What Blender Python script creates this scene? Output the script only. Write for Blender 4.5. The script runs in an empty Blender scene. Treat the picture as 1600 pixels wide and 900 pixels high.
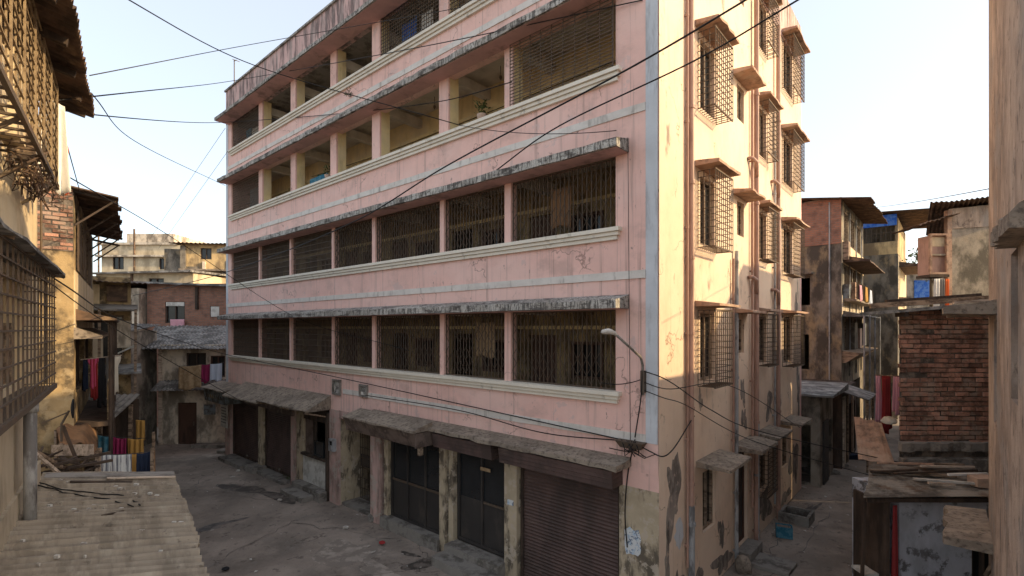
import bpy, bmesh, math, random
from mathutils import Vector, Matrix
R = math.radians
rnd = random.Random(11)
sc = bpy.context.scene
COL = sc.collection

# ------------------------------------------------------------------ camera, sky, sun, exposure
CAM_H = 5.74
cam = bpy.data.cameras.new('camera'); camo = bpy.data.objects.new('camera', cam); COL.objects.link(camo)
camo.location = (0, 0, CAM_H); camo.rotation_euler = (R(90), 0, 0)
cam.sensor_width = 36; cam.lens = 780 / 1600 * 36; cam.shift_y = 62 / 1600
cam.clip_start = 0.05; cam.clip_end = 2000
sc.camera = camo

SUN_EL, SUN_AZ = 23.0, 100.0        # azimuth clockwise from +Y
w = bpy.data.worlds.new('World'); sc.world = w; w.use_nodes = True
wn = w.node_tree.nodes; wl = w.node_tree.links
sky = wn.new('ShaderNodeTexSky'); sky.sky_type = 'NISHITA'; sky.sun_disc = False
sky.sun_elevation = R(SUN_EL); sky.sun_rotation = R(SUN_AZ)
sky.air_density = 1.0; sky.dust_density = 2.2; sky.ozone_density = 1.0
hz = wn.new('ShaderNodeMixRGB'); hz.inputs[0].default_value = 0.30; hz.inputs[2].default_value = (7.0, 6.9, 6.7, 1)
wl.new(sky.outputs[0], hz.inputs[1])
bg = wn['Background']; bg.inputs[1].default_value = 0.10
wl.new(hz.outputs[0], bg.inputs[0])
sun = bpy.data.lights.new('sun', 'SUN'); suno = bpy.data.objects.new('sun', sun); COL.objects.link(suno)
sun.energy = 2.1; sun.angle = R(0.6); sun.color = (1, .74, .41)
sd = Vector((math.sin(R(SUN_AZ)) * math.cos(R(SUN_EL)), math.cos(R(SUN_AZ)) * math.cos(R(SUN_EL)), math.sin(R(SUN_EL))))
suno.rotation_euler = sd.to_track_quat('Z', 'Y').to_euler()
suno.location = sd * 60
sc.view_settings.view_transform = 'Standard'; sc.view_settings.look = 'None'
sc.view_settings.exposure = 1.45; sc.view_settings.gamma = 1

# ------------------------------------------------------------------ materials
MATS = {}
def M(name, base, rough=.85, layers=(), var=.14, vscale=2.5, bump=.2, bscale=25, metal=0, spec=.25, island=0, crack=0):
    m = bpy.data.materials.new(name); m.use_nodes = True
    n = m.node_tree.nodes; l = m.node_tree.links
    b = n['Principled BSDF']
    b.inputs['Roughness'].default_value = rough; b.inputs['Metallic'].default_value = metal
    b.inputs['Specular IOR Level'].default_value = spec
    tc = n.new('ShaderNodeTexCoord'); oi = n.new('ShaderNodeObjectInfo')
    ml = n.new('ShaderNodeMath'); ml.operation = 'MULTIPLY'; ml.inputs[1].default_value = 60
    l.new(oi.outputs['Random'], ml.inputs[0])
    ad = n.new('ShaderNodeVectorMath'); ad.operation = 'ADD'
    l.new(tc.outputs['Object'], ad.inputs[0]); l.new(ml.outputs[0], ad.inputs[1])
    def noise(scale, detail=6, rg=.6):
        mp = n.new('ShaderNodeMapping'); mp.inputs['Scale'].default_value = scale if hasattr(scale, '__len__') else (scale,) * 3
        l.new(ad.outputs[0], mp.inputs[0])
        t = n.new('ShaderNodeTexNoise'); t.inputs['Scale'].default_value = 1; t.inputs['Detail'].default_value = detail; t.inputs['Roughness'].default_value = rg
        l.new(mp.outputs[0], t.inputs['Vector']); return t.outputs['Fac']
    v = n.new('ShaderNodeMapRange'); v.inputs[1].default_value = .25; v.inputs[2].default_value = .75; v.inputs[3].default_value = 1 - var; v.inputs[4].default_value = 1 + var
    l.new(noise(vscale), v.inputs[0])
    hs = n.new('ShaderNodeHueSaturation'); hs.inputs['Color'].default_value = (*base, 1)
    if island:
        ge = n.new('ShaderNodeNewGeometry'); mr = n.new('ShaderNodeMapRange'); mr.inputs[3].default_value = 1 - island; mr.inputs[4].default_value = 1 + island
        l.new(ge.outputs['Random Per Island'], mr.inputs[0])
        mm = n.new('ShaderNodeMath'); mm.operation = 'MULTIPLY'; l.new(v.outputs[0], mm.inputs[0]); l.new(mr.outputs[0], mm.inputs[1])
        l.new(mm.outputs[0], hs.inputs['Value'])
    else:
        l.new(v.outputs[0], hs.inputs['Value'])
    out = hs.outputs[0]
    for (c, s, lo, hi, st) in layers:
        r = n.new('ShaderNodeMapRange'); r.interpolation_type = 'SMOOTHSTEP'
        r.inputs[1].default_value = lo - .05; r.inputs[2].default_value = hi - .07; r.inputs[3].default_value = 0; r.inputs[4].default_value = st
        l.new(noise(s, 8, .65), r.inputs[0])
        mx = n.new('ShaderNodeMixRGB'); mx.inputs[2].default_value = (*c, 1)
        l.new(r.outputs[0], mx.inputs[0]); l.new(out, mx.inputs[1]); out = mx.outputs[0]
    if crack:
        vm = n.new('ShaderNodeMapping'); vm.inputs['Scale'].default_value = (crack,) * 3
        nz_ = n.new('ShaderNodeTexNoise'); nz_.inputs['Scale'].default_value = 2.2; nz_.inputs['Detail'].default_value = 6; l.new(ad.outputs[0], nz_.inputs['Vector'])
        wx = n.new('ShaderNodeMixRGB'); wx.blend_type = 'LINEAR_LIGHT'; wx.inputs[0].default_value = .55; l.new(ad.outputs[0], wx.inputs[1]); l.new(nz_.outputs['Color'], wx.inputs[2]); l.new(wx.outputs[0], vm.inputs[0])
        vo = n.new('ShaderNodeTexVoronoi'); vo.feature = 'DISTANCE_TO_EDGE'; vo.inputs['Scale'].default_value = 1; l.new(vm.outputs[0], vo.inputs['Vector'])
        cr_ = n.new('ShaderNodeMapRange'); cr_.inputs[1].default_value = 0; cr_.inputs[2].default_value = .012; cr_.inputs[3].default_value = .8; cr_.inputs[4].default_value = 0; l.new(vo.outputs['Distance'], cr_.inputs[0])
        mk = n.new('ShaderNodeMapRange'); mk.inputs[1].default_value = .5; mk.inputs[2].default_value = .58; l.new(noise(.8, 3), mk.inputs[0])
        mu = n.new('ShaderNodeMath'); mu.operation = 'MULTIPLY'; l.new(cr_.outputs[0], mu.inputs[0]); l.new(mk.outputs[0], mu.inputs[1])
        mx = n.new('ShaderNodeMixRGB'); mx.inputs[2].default_value = (base[0] * .3, base[1] * .28, base[2] * .27, 1)
        l.new(mu.outputs[0], mx.inputs[0]); l.new(out, mx.inputs[1]); out = mx.outputs[0]
    l.new(out, b.inputs['Base Color'])
    if bump:
        bp = n.new('ShaderNodeBump'); bp.inputs['Strength'].default_value = bump; bp.inputs['Distance'].default_value = .02
        l.new(noise(bscale, 5), bp.inputs['Height']); l.new(bp.outputs[0], b.inputs['Normal'])
    MATS[name] = m
    return m

def brick_mat(name, c1, c2, mortar, bw=.24, rh=.085, layers=()):
    m = M(name, c1, .9, layers=())
    n = m.node_tree.nodes; l = m.node_tree.links
    uv = n.new('ShaderNodeUVMap')
    t = n.new('ShaderNodeTexBrick'); t.inputs['Scale'].default_value = 1
    t.inputs['Brick Width'].default_value = bw; t.inputs['Row Height'].default_value = rh; t.inputs['Mortar Size'].default_value = .011
    t.inputs['Color1'].default_value = (*c1, 1); t.inputs['Color2'].default_value = (*c2, 1); t.inputs['Mortar'].default_value = (*mortar, 1)
    wv = n.new('ShaderNodeTexNoise'); wv.inputs['Scale'].default_value = 5
    l.new(uv.outputs[0], wv.inputs['Vector'])
    wm = n.new('ShaderNodeMixRGB'); wm.blend_type = 'LINEAR_LIGHT'; wm.inputs[0].default_value = .012
    l.new(uv.outputs[0], wm.inputs[1]); l.new(wv.outputs['Color'], wm.inputs[2]); l.new(wm.outputs[0], t.inputs['Vector'])
    nz = n.new('ShaderNodeTexNoise'); nz.inputs['Scale'].default_value = 3; nz.inputs['Detail'].default_value = 8
    l.new(uv.outputs[0], nz.inputs['Vector'])
    r = n.new('ShaderNodeMapRange'); r.inputs[1].default_value = .5; r.inputs[2].default_value = .75; r.inputs[4].default_value = .6
    l.new(nz.outputs['Fac'], r.inputs[0])
    mx = n.new('ShaderNodeMixRGB'); mx.inputs[2].default_value = (.06, .05, .045, 1)
    l.new(r.outputs[0], mx.inputs[0]); l.new(t.outputs['Color'], mx.inputs[1])
    b = n['Principled BSDF']; l.new(mx.outputs[0], b.inputs['Base Color'])
    bp = n.new('ShaderNodeBump'); bp.inputs['Strength'].default_value = .6; bp.inputs['Distance'].default_value = .02; bp.invert = True
    l.new(t.outputs['Fac'], bp.inputs['Height']); l.new(bp.outputs[0], b.inputs['Normal'])
    return m

BLK = (.035, .03, .027)
M('pink', (.79, .505, .43), .85, [((.82, .575, .50), (.45, .45, .8), .48, .72, .6), ((.50, .33, .28), (1.1, 1.1, 1.6), .57, .75, .5), ((.33, .22, .19), (12, 12, .3), .575, .78, .6), ((.62, .46, .42), (2.2, 2.2, 2.2), .66, .70, .6), ((.14, .10, .09), (10, 10, 4), .70, .77, .75)], var=.09, crack=.55)
M('pink_dirty', (.56, .38, .33), .9, [((.15, .11, .09), (3, 3, .7), .5, .75, .75), ((.45, .40, .34), (4, 4, 4), .58, .66, .7)], var=.15)
M('roof_pink', (.60, .40, .36), .9, [((.09, .075, .07), (5, 5, .8), .47, .66, .8), ((.5, .42, .38), (3, 3, 1), .5, .7, .4)])
M('cream_side', (.72, .54, .40), .85, [((.45, .29, .19), (3, 3, .4), .58, .85, .45), ((.76, .60, .46), (1, 1, .6), .45, .65, .6), ((.15, .12, .105), (1.1, 1.1, .45), .655, .76, .75), ((.22, .14, .10), (11, 11, 3), .69, .77, .6), ((.5, .33, .22), (9, 9, .3), .63, .8, .5)], var=.1, crack=.5)
M('trim', (.68, .63, .57), .8, [((.20, .17, .14), (5, 5, 1.2), .56, .76, .6), ((.42, .38, .33), (2, 2, 5), .5, .8, .4)], var=.1)
M('quoin', (.56, .58, .60), .8, [((.22, .2, .2), (5, 5, .9), .58, .78, .5)], var=.1)
M('sill', (.74, .68, .57), .8, [((.22, .19, .15), (4, 4, 3), .60, .8, .55)], var=.08)
M('mould', (.52, .49, .44), .95, [((.30, .27, .23), (1.6, 1.6, 2), .46, .68, .7), ((.055, .05, .045), (26, 26, 4), .53, .64, .8), ((.07, .06, .055), (2.4, 2.4, 7), .56, .67, .8), ((.04, .035, .03), (60, 60, 40), .60, .68, .7)], var=.2, bump=.5)
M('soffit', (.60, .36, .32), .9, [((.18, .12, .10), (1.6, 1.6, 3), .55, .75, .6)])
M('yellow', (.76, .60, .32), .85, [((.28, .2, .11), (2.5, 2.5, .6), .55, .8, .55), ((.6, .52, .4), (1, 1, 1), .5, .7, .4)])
M('ceil', (.64, .58, .5), .9, [((.2, .16, .12), (1.5, 1.5, 1), .5, .8, .5)])
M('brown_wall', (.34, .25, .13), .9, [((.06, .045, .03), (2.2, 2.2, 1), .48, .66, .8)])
M('yellow_dirty', (.48, .39, .27), .9, [((.08, .065, .05), (3, 3, 1.2), .52, .68, .85), ((.5, .42, .33), (5, 5, 5), .60, .67, .8)], var=.2, bump=.35)
M('iron', (.115, .088, .066), .7, [((.15, .085, .05), (9, 9, 9), .5, .75, .6)], metal=.2)
M('iron_tan', (.30, .22, .13), .75, [((.12, .075, .04), (9, 9, 9), .45, .7, .7)])
M('shutter', (.11, .068, .058), .6, [((.05, .035, .03), (2, 2, 1), .45, .7, .7), ((.2, .15, .12), (3, 3, 9), .6, .8, .4)], metal=.1, spec=.4)
M('darkwood', (.038, .033, .030), .6, [((.10, .08, .065), (2, 2, 1), .55, .8, .6)], spec=.4)
M('doorbrown', (.10, .055, .038), .7, [((.03, .022, .018), (3, 3, .8), .5, .75, .7)])
M('glass', (.02, .022, .024), .15, [], var=.2, bump=0, spec=.5)
M('hole', (.02, .018, .016), .95, [], bump=0)
M('concrete', (.27, .245, .215), .95, [((.07, .06, .05), (2.5, 2.5, 2.5), .5, .68, .8), ((.38, .34, .29), (5, 5, 5), .6, .75, .5)], var=.2, bump=.5)
M('ledge', (.30, .245, .19), .95, [((.15, .12, .095), (1.5, 1.5, 1.5), .46, .70, .7), ((.085, .068, .055), (12, 12, 12), .55, .70, .7), ((.40, .33, .26), (7, 7, 7), .58, .75, .5)], var=.25, bump=.6)
M('pipe_pink', (.42, .26, .20), .6, [((.2, .12, .09), (6, 6, 1.5), .52, .75, .6)])
M('pipe_grey', (.36, .36, .36), .6, [((.1, .09, .085), (5, 5, 1.5), .52, .7, .8)])
M('shade_red', (.44, .28, .20), .9, [((.15, .105, .08), (5, 5, 5), .5, .7, .7), ((.55, .42, .32), (2, 2, 2), .5, .7, .5)], bump=.5)
M('ground', (.32, .262, .215), .88, [((.125, .103, .085), (.55, .55, .55), .48, .72, .7), ((.29, .245, .205), (1.1, 1.1, 1.1), .56, .74, .7), ((.085, .07, .06), (4.2, 4.2, 4.2), .62, .74, .6), ((.34, .3, .26), (38, 38, 38), .66, .74, .5), ((.08, .066, .056), (24, 24, 24), .64, .74, .5)], var=.22, vscale=1.4, bump=.5, bscale=16, crack=.35)
M('damp', (.075, .062, .052), .5, [((.2, .165, .138), (3, 3, 3), .52, .64, .8)], var=.3, bump=.3, spec=.4)
M('patch', (.40, .335, .28), .9, [((.24, .2, .165), (3, 3, 3), .46, .62, .9)], var=.2, bump=.4)
M('tin', (.33, .29, .24), .75, [((.075, .06, .048), (1.2, 1.2, 1.2), .45, .66, .85), ((.34, .30, .25), (3, 3, 3), .56, .74, .6), ((.16, .085, .045), (2, 2, 2), .60, .74, .6)], metal=.1, var=.2)
M('tin_rust', (.15, .095, .065), .85, [((.05, .036, .028), (1.5, 3, 3), .45, .65, .8), ((.30, .2, .12), (3, 3, 3), .58, .74, .6)])
M('tin_old', (.30, .25, .19), .9, [((.15, .12, .09), (.9, 5, 1.3), .47, .70, .6), ((.42, .37, .29), (1.6, 6, 2.5), .56, .74, .5), ((.07, .055, .045), (5, 5, 5), .64, .74, .6)], var=.15, bump=.25)
M('tin_grey', (.26, .25, .235), .85, [((.08, .075, .07), (1.5, 3, 3), .46, .62, .85), ((.4, .38, .35), (3, 3, 3), .56, .7, .6)])
M('cream_wall', (.66, .52, .33), .9, [((.25, .17, .1), (2, 2, .5), .52, .75, .6), ((.74, .64, .47), (1, 1, 1), .5, .7, .5)], var=.12)
M('panel_wall', (.50, .42, .31), .9, [((.2, .16, .11), (2, 2, .8), .5, .75, .6)], var=.12)
M('ochre_dirty', (.42, .30, .155), .95, [((.075, .06, .045), (1.4, 1.4, 1.1), .46, .62, .88), ((.52, .40, .24), (4, 4, 4), .56, .7, .6)], var=.2, bump=.5)
M('pale_wall', (.66, .57, .45), .9, [((.14, .115, .09), (1.4, 1.4, .6), .5, .68, .8), ((.3, .25, .19), (4, 4, 4), .56, .72, .6)], var=.15, bump=.4)
M('far_cream', (.62, .52, .36), .9, [((.27, .21, .14), (.7, .7, .35), .52, .7, .7)], var=.15)
M('far_ochre', (.60, .44, .23), .9, [((.16, .115, .075), (.8, .8, .4), .48, .66, .8)], var=.15)
M('grey_dirty', (.34, .295, .24), .95, [((.085, .075, .06), (1.2, 1.2, .8), .45, .65, .88), ((.36, .3, .23), (2.5, 2.5, 1.5), .58, .74, .6)], var=.2, bump=.5)
M('dark_plaster', (.24, .21, .17), .95, [((.06, .052, .043), (1.1, 1.1, .5), .45, .65, .9), ((.33, .25, .15), (1.5, 1.5, .8), .56, .74, .8)], var=.2, bump=.4)
M('r_plaster', (.44, .345, .275), .92, [((.20, .15, .12), (2.2, .8, .5), .46, .68, .75), ((.56, .44, .35), (5, 2, 1.2), .54, .72, .6), ((.12, .095, .08), (9, 4, 3), .60, .72, .7), ((.3, .28, .26), (1, .6, .8), .56, .7, .6)], var=.2, bump=.6, crack=.6)
M('blue_wall', (.50, .52, .57), .9, [((.10, .095, .09), (3.5, 3.5, 3.5), .58, .68, .9), ((.46, .48, .51), (1.2, 1.2, 1.2), .5, .7, .6), ((.24, .24, .25), (1.5, 1.5, .7), .5, .7, .5)], var=.1, bump=.3)
M('brick_real', (.36, .19, .135), .92, [((.09, .058, .046), (6, 6, 6), .50, .68, .65), ((.36, .28, .22), (2.2, 2.2, 2.2), .54, .70, .7), ((.40, .26, .19), (9, 9, 9), .6, .75, .5)], var=.2, bump=.7, island=.5)
M('mortar', (.19, .155, .125), .95, [((.05, .042, .036), (4, 4, 4), .48, .65, .8)], bump=.6)
brick_mat('brick_far', (.36, .175, .115), (.26, .13, .09), (.21, .17, .14), .27, .10)
M('timber', (.32, .235, .165), .85, [((.08, .055, .04), (2, 12, 12), .48, .68, .8)], var=.3, bump=.3)
M('timber_pale', (.55, .45, .36), .85, [((.16, .12, .09), (2, 12, 12), .5, .7, .7)], var=.3)
M('wood_dark', (.085, .06, .045), .85, [((.03, .023, .019), (5, 5, 1), .48, .68, .7)], var=.3)
M('cable', (.012, .011, .011), .6, [], bump=0)
M('cable_thin', (.05, .048, .047), .7, [], bump=0)
M('sign_blue', (.22, .255, .27), .7, [((.09, .075, .06), (3, 3, 3), .47, .65, .85)], bump=.2)
M('sign_brown', (.19, .14, .115), .7, [((.07, .05, .04), (2.5, 2.5, 2.5), .47, .65, .85), ((.3, .24, .2), (5, 5, 5), .6, .75, .5)], bump=.2)
M('white_board', (.62, .6, .55), .7, [((.3, .27, .23), (4, 4, 4), .5, .7, .6)])
M('ink', (.05, .05, .06), .8, [], bump=0)
M('poster', (.42, .52, .62), .8, [((.68, .68, .66), (9, 9, 9), .46, .56, .9), ((.08, .12, .2), (14, 14, 14), .60, .66, .85)], bump=.1)
M('lamp_metal', (.30, .28, .25), .5, [((.1, .08, .06), (9, 9, 9), .5, .7, .6)], metal=.5)
M('foliage', (.07, .095, .03), .7, [], var=.5, vscale=9, island=.45)
M('bark', (.10, .075, .05), .9)
M('litter', (.6, .57, .52), .8, [((.35, .3, .25), (3, 3, 3), .5, .6, .8)])
def F(name, c, layers=()): return M('cloth_' + name, c, .95, layers, var=.12, bump=.25, bscale=60, spec=.1)
F('white', (.72, .70, .66)); F('offwhite', (.6, .55, .46)); F('orange', (.72, .16, .05)); F('pink', (.58, .10, .22)); F('red', (.32, .04, .04)); F('rose', (.62, .33, .38))
F('navy', (.022, .03, .055)); F('teal', (.04, .15, .22), [((.12, .25, .3), (5, 5, 5), .5, .62, .6)]); F('mustard', (.42, .24, .07)); F('magenta', (.26, .03, .09)); F('tan', (.42, .30, .18), [((.3, .2, .11), (6, 6, 6), .5, .6, .7)])
F('paleblue', (.50, .56, .66)); F('black', (.025, .025, .028)); F('grey', (.2, .19, .18)); F('brown', (.30, .17, .09), [((.14, .09, .06), (2, 2, 2), .5, .65, .7)])
F('blue', (.03, .10, .38), [((.1, .2, .45), (4, 4, 4), .5, .62, .7)]); F('check', (.6, .6, .58), [((.12, .12, .15), (30, 30, .4), .55, .6, .9)]); F('green', (.05, .16, .11)); F('maroon', (.24, .035, .035))

# ------------------------------------------------------------------ mesh builder
class MB:
    def __init__(s): s.v = []; s.f = []; s.cut = []
    def add(s, vs, fs):
        s.cut.append((len(s.v), len(s.f))); o = len(s.v); s.v += [tuple(p) for p in vs]; s.f += [tuple(i + o for i in f) for f in fs]
    def box(s, x0, x1, y0, y1, z0, z1):
        x0, x1 = sorted((x0, x1)); y0, y1 = sorted((y0, y1)); z0, z1 = sorted((z0, z1))
        s.add([(x0, y0, z0), (x1, y0, z0), (x1, y1, z0), (x0, y1, z0), (x0, y0, z1), (x1, y0, z1), (x1, y1, z1), (x0, y1, z1)],
              [(0, 3, 2, 1), (4, 5, 6, 7), (0, 1, 5, 4), (1, 2, 6, 5), (2, 3, 7, 6), (3, 0, 4, 7)]); return s
    def hexa(s, p):
        s.add(p, [(0, 3, 2, 1), (4, 5, 6, 7), (0, 1, 5, 4), (1, 2, 6, 5), (2, 3, 7, 6), (3, 0, 4, 7)]); return s
    def prism(s, poly, z0, z1):
        n = len(poly); z0 = z0 if hasattr(z0, '__len__') else [z0] * n; z1 = z1 if hasattr(z1, '__len__') else [z1] * n
        s.add([(p[0], p[1], z) for p, z in zip(poly, z0)] + [(p[0], p[1], z) for p, z in zip(poly, z1)],
              [tuple(range(n - 1, -1, -1)), tuple(range(n, 2 * n))] + [(i, (i + 1) % n, n + (i + 1) % n, n + i) for i in range(n)]); return s
    def bar(s, p, q, w, h=None):
        p = Vector(p); q = Vector(q); d = (q - p).normalized(); h = h or w
        u = d.cross(Vector((0, 0, 1)))
        if u.length < .01: u = d.cross(Vector((1, 0, 0)))
        u.normalize(); v = u.cross(d).normalized(); u = u * w / 2; v = v * h / 2
        return s.hexa([p - u - v, p + u - v, q + u - v, q - u - v, p - u + v, p + u + v, q + u + v, q - u + v])
    def tube(s, pts, r, n=7, caps=True):
        pts = [Vector(p) for p in pts]; k = len(pts); o = len(s.v); s.cut.append((len(s.v), len(s.f)))
        rr = r if hasattr(r, '__len__') else [r] * k
        up = None
        for i, p in enumerate(pts):
            d = (pts[min(i + 1, k - 1)] - pts[max(i - 1, 0)]).normalized()
            if up is None: up = d.orthogonal().normalized()
            up = (up - d * up.dot(d)).normalized(); w_ = d.cross(up)
            for j in range(n):
                a = 2 * math.pi * j / n; s.v.append(tuple(p + (up * math.cos(a) + w_ * math.sin(a)) * rr[i]))
        for i in range(k - 1):
            for j in range(n):
                s.f.append((o + i * n + j, o + i * n + (j + 1) % n, o + (i + 1) * n + (j + 1) % n, o + (i + 1) * n + j))
        if caps:
            s.f.append(tuple(o + j for j in range(n - 1, -1, -1))); s.f.append(tuple(o + (k - 1) * n + j for j in range(n)))
        return s
    def slab(s, x0, x1, y0, y1, z0, z1, seg=8, jit=.02, outer='y0', zin=None, r=None):
        """irregular slab running along x; y0 is the free edge, zin the top height at y1"""
        r = r or rnd; zin = z1 if zin is None else zin
        rows = []
        for i in range(seg + 1):
            x = x0 + (x1 - x0) * i / seg; e = r.uniform(-jit, jit); b = r.uniform(-jit, jit) * .5; t = r.uniform(-jit, jit) * .5
            xe = x + (r.uniform(-jit, jit) if i in (0, seg) else 0)
            rows.append([(xe, y0 + e, z0 + b), (xe, y0 + e, z1 + t), (x, (y0 + y1) / 2, (z1 + zin) / 2 + r.uniform(-jit, jit) * .4), (x, y1, zin), (x, y1, z0)])
        o = len(s.v)
        for q in rows: s.v += q
        for i in range(seg):
            for j in range(5): s.f.append((o + i * 5 + j, o + i * 5 + (j + 1) % 5, o + (i + 1) * 5 + (j + 1) % 5, o + (i + 1) * 5 + j))
        s.f.append(tuple(o + j for j in range(5))); s.f.append(tuple(o + seg * 5 + j for j in range(4, -1, -1))); return s
    def corr(s, a, b, c, d, pitch=.1, amp=.02, th=.008, seg=6, jit=0, r=None):
        """corrugated sheet over the quad a-b (across the ridges) and a-d (along the ridges)"""
        r = r or rnd; a, b, c, d = map(Vector, (a, b, c, d)); nrm = (b - a).cross(d - a).normalized()
        n = max(6, int((b - a).length / pitch * 6)); o = len(s.v)
        ends = [(r.uniform(-jit, jit), r.uniform(-jit, jit)) for _ in range(n // 18 + 2)]
        for side in (0, 1):
            for i in range(n + 1):
                u = i / n; e0, e1 = ends[i // 18]
                for j in range(seg + 1):
                    t = j / seg
                    tt = t + (e0 if j == 0 else e1 if j == seg else 0)
                    p = a.lerp(b, u).lerp(d.lerp(c, u), tt)
                    s.v.append(tuple(p + nrm * (amp * math.sin(u * (b - a).length / pitch * 2 * math.pi) - side * th + .012 * math.sin(3.1 * u * 5 + t * 4))))
        N = (n + 1) * (seg + 1); q = seg + 1
        for i in range(n):
            for j in range(seg):
                k = o + i * q + j
                s.f.append((k, k + q, k + q + 1, k + 1)); s.f.append((N + k, N + k + 1, N + k + q + 1, N + k + q))
        for i in range(n):
            for j, in ((0,), (seg,)):
                k = o + i * q + j; s.f.append((k, k + q, N + k + q, N + k))
        for j in range(seg):
            for i in (0, n):
                k = o + i * q + j; s.f.append((k, k + 1, N + k + 1, N + k))
        return s
    def wall(s, ax, c0, c1, a0, a1, z0, z1, ops=()):
        """wall slab along x (ax 'x', thickness c0..c1 in y) or along y, with rectangular openings (a0,a1,z0,z1)"""
        cuts = sorted({a0, a1, *[o[0] for o in ops], *[o[1] for o in ops]}); cuts = [c for c in cuts if a0 <= c <= a1]
        for p, q in zip(cuts, cuts[1:]):
            m = (p + q) / 2; holes = sorted((o[2], o[3]) for o in ops if o[0] < m < o[1]); z = z0
            for h0, h1 in holes + [(z1, z1)]:
                if h0 > z + 1e-4:
                    if ax == 'x': s.box(p, q, c0, c1, z, h0)
                    else: s.box(c0, c1, p, q, z, h0)
                z = max(z, h1)
        return s
    def grille(s, x0, x1, z0, z1, y, px=.12, pz=.12, t=.012, ax='x'):
        def B(a, b, c, d, off):
            if ax == 'x': s.box(a, b, y + off, y + off + t, c, d)
            else: s.box(y + off, y + off + t, a, b, c, d)
        nx = max(1, round((x1 - x0) / px)); nz = max(1, round((z1 - z0) / pz))
        for i in range(nx + 1):
            x = x0 + (x1 - x0) * i / nx; B(x - t / 2, x + t / 2, z0, z1, 0)
        for i in range(nz + 1):
            z = z0 + (z1 - z0) * i / nz; B(x0, x1, z - t / 2, z + t / 2, -t)
        return s
    def frame(s, x0, x1, z0, z1, y0, y1, t=.06, ax='x', mid=0):
        def B(a, b, c, d):
            if ax == 'x': s.box(a, b, y0, y1, c, d)
            else: s.box(y0, y1, a, b, c, d)
        B(x0, x0 + t, z0, z1); B(x1 - t, x1, z0, z1); B(x0 + t, x1 - t, z0, z0 + t); B(x0 + t, x1 - t, z1 - t, z1)
        for i in range(mid):
            x = x0 + (x1 - x0) * (i + 1) / (mid + 1); B(x - t / 3, x + t / 3, z0 + t, z1 - t)
        return s
    def build_each(s, name, mat, parent=None, smooth=False):
        """every piece added so far becomes an object of its own"""
        c = s.cut + [(len(s.v), len(s.f))]
        for (v0, f0), (v1, f1) in zip(c, c[1:]):
            q = MB(); q.v = s.v[v0:v1]; q.f = [tuple(i - v0 for i in f) for f in s.f[f0:f1]]; q.build(name, mat, parent, smooth)
    def build(s, name, mat, parent=None, smooth=False, loc=None):
        me = bpy.data.meshes.new(name); me.from_pydata(s.v, [], s.f); me.update()
        bm = bmesh.new(); bm.from_mesh(me); bmesh.ops.recalc_face_normals(bm, faces=bm.faces)
        uvl = bm.loops.layers.uv.new('UVMap')
        for f in bm.faces:
            f.smooth = smooth; n = f.normal; a = max(range(3), key=lambda i: abs(n[i]))
            for lp in f.loops:
                c = lp.vert.co; lp[uvl].uv = (c.y, c.z) if a == 0 else (c.x, c.z) if a == 1 else (c.x, c.y)
        bm.to_mesh(me); bm.free()
        me.materials.append(MATS[mat]); o = bpy.data.objects.new(name, me); COL.objects.link(o)
        if parent is not None: o.parent = parent
        if loc is not None: o.location = loc
        return o
def tag(o, label, cat, group=None, kind=None):
    if label: o['label'] = label
    if cat: o['category'] = cat
    if group: o['group'] = group
    if kind: o['kind'] = kind
    return o
def thing(name, label, cat, loc=(0, 0, 0), rz=0, group=None):
    o = bpy.data.objects.new(name, None); COL.objects.link(o); o.empty_display_size = .2
    o.location = loc; o.rotation_euler = (0, 0, rz); return tag(o, label, cat, group)
def at(u, v, Y): return Vector(((u - 800) / 780 * Y, Y, CAM_H + (512 - v) / 780 * Y))
def bricks(mb, x0, x1, z0, z1, y, bw, rh, d=.05, ax='x', sgn=-1, r=None):
    """courses of single bricks proud of a mortar face at y"""
    r = r or rnd; k = 0; z = z0
    while z < z1 - .02:
        x = x0 - (bw / 2 if k % 2 else 0)
        while x < x1:
            a = max(x, x0) + (.006 if x > x0 else r.uniform(-.03, .05)); b = min(x + bw * r.uniform(.93, 1.05), x1) - .006
            if b - a > .03 and r.random() > .015:
                pr = r.uniform(.008, .034); dz = r.uniform(-.008, .008); sl = r.uniform(-.004, .004)
                zt = min(z + rh - .014, z1); yo = y + sgn * pr
                e = .008
                pts = [(a + e, yo, z + dz + e), (b - e, yo + sl, z + dz + e), (b - e, yo + sl, zt + dz - e), (a + e, yo, zt + dz - e),
                       (a, y - sgn * .01, z + dz), (b, y - sgn * .01, z + dz), (b, y - sgn * .01, zt + dz), (a, y - sgn * .01, zt + dz)]
                if ax == 'y': pts = [(p[1], p[0], p[2]) for p in pts]
                mb.add(pts, [(0, 1, 2, 3), (0, 4, 5, 1), (1, 5, 6, 2), (2, 6, 7, 3), (3, 7, 4, 0)])
            x += bw
        z += rh; k += 1
    return mb

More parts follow.
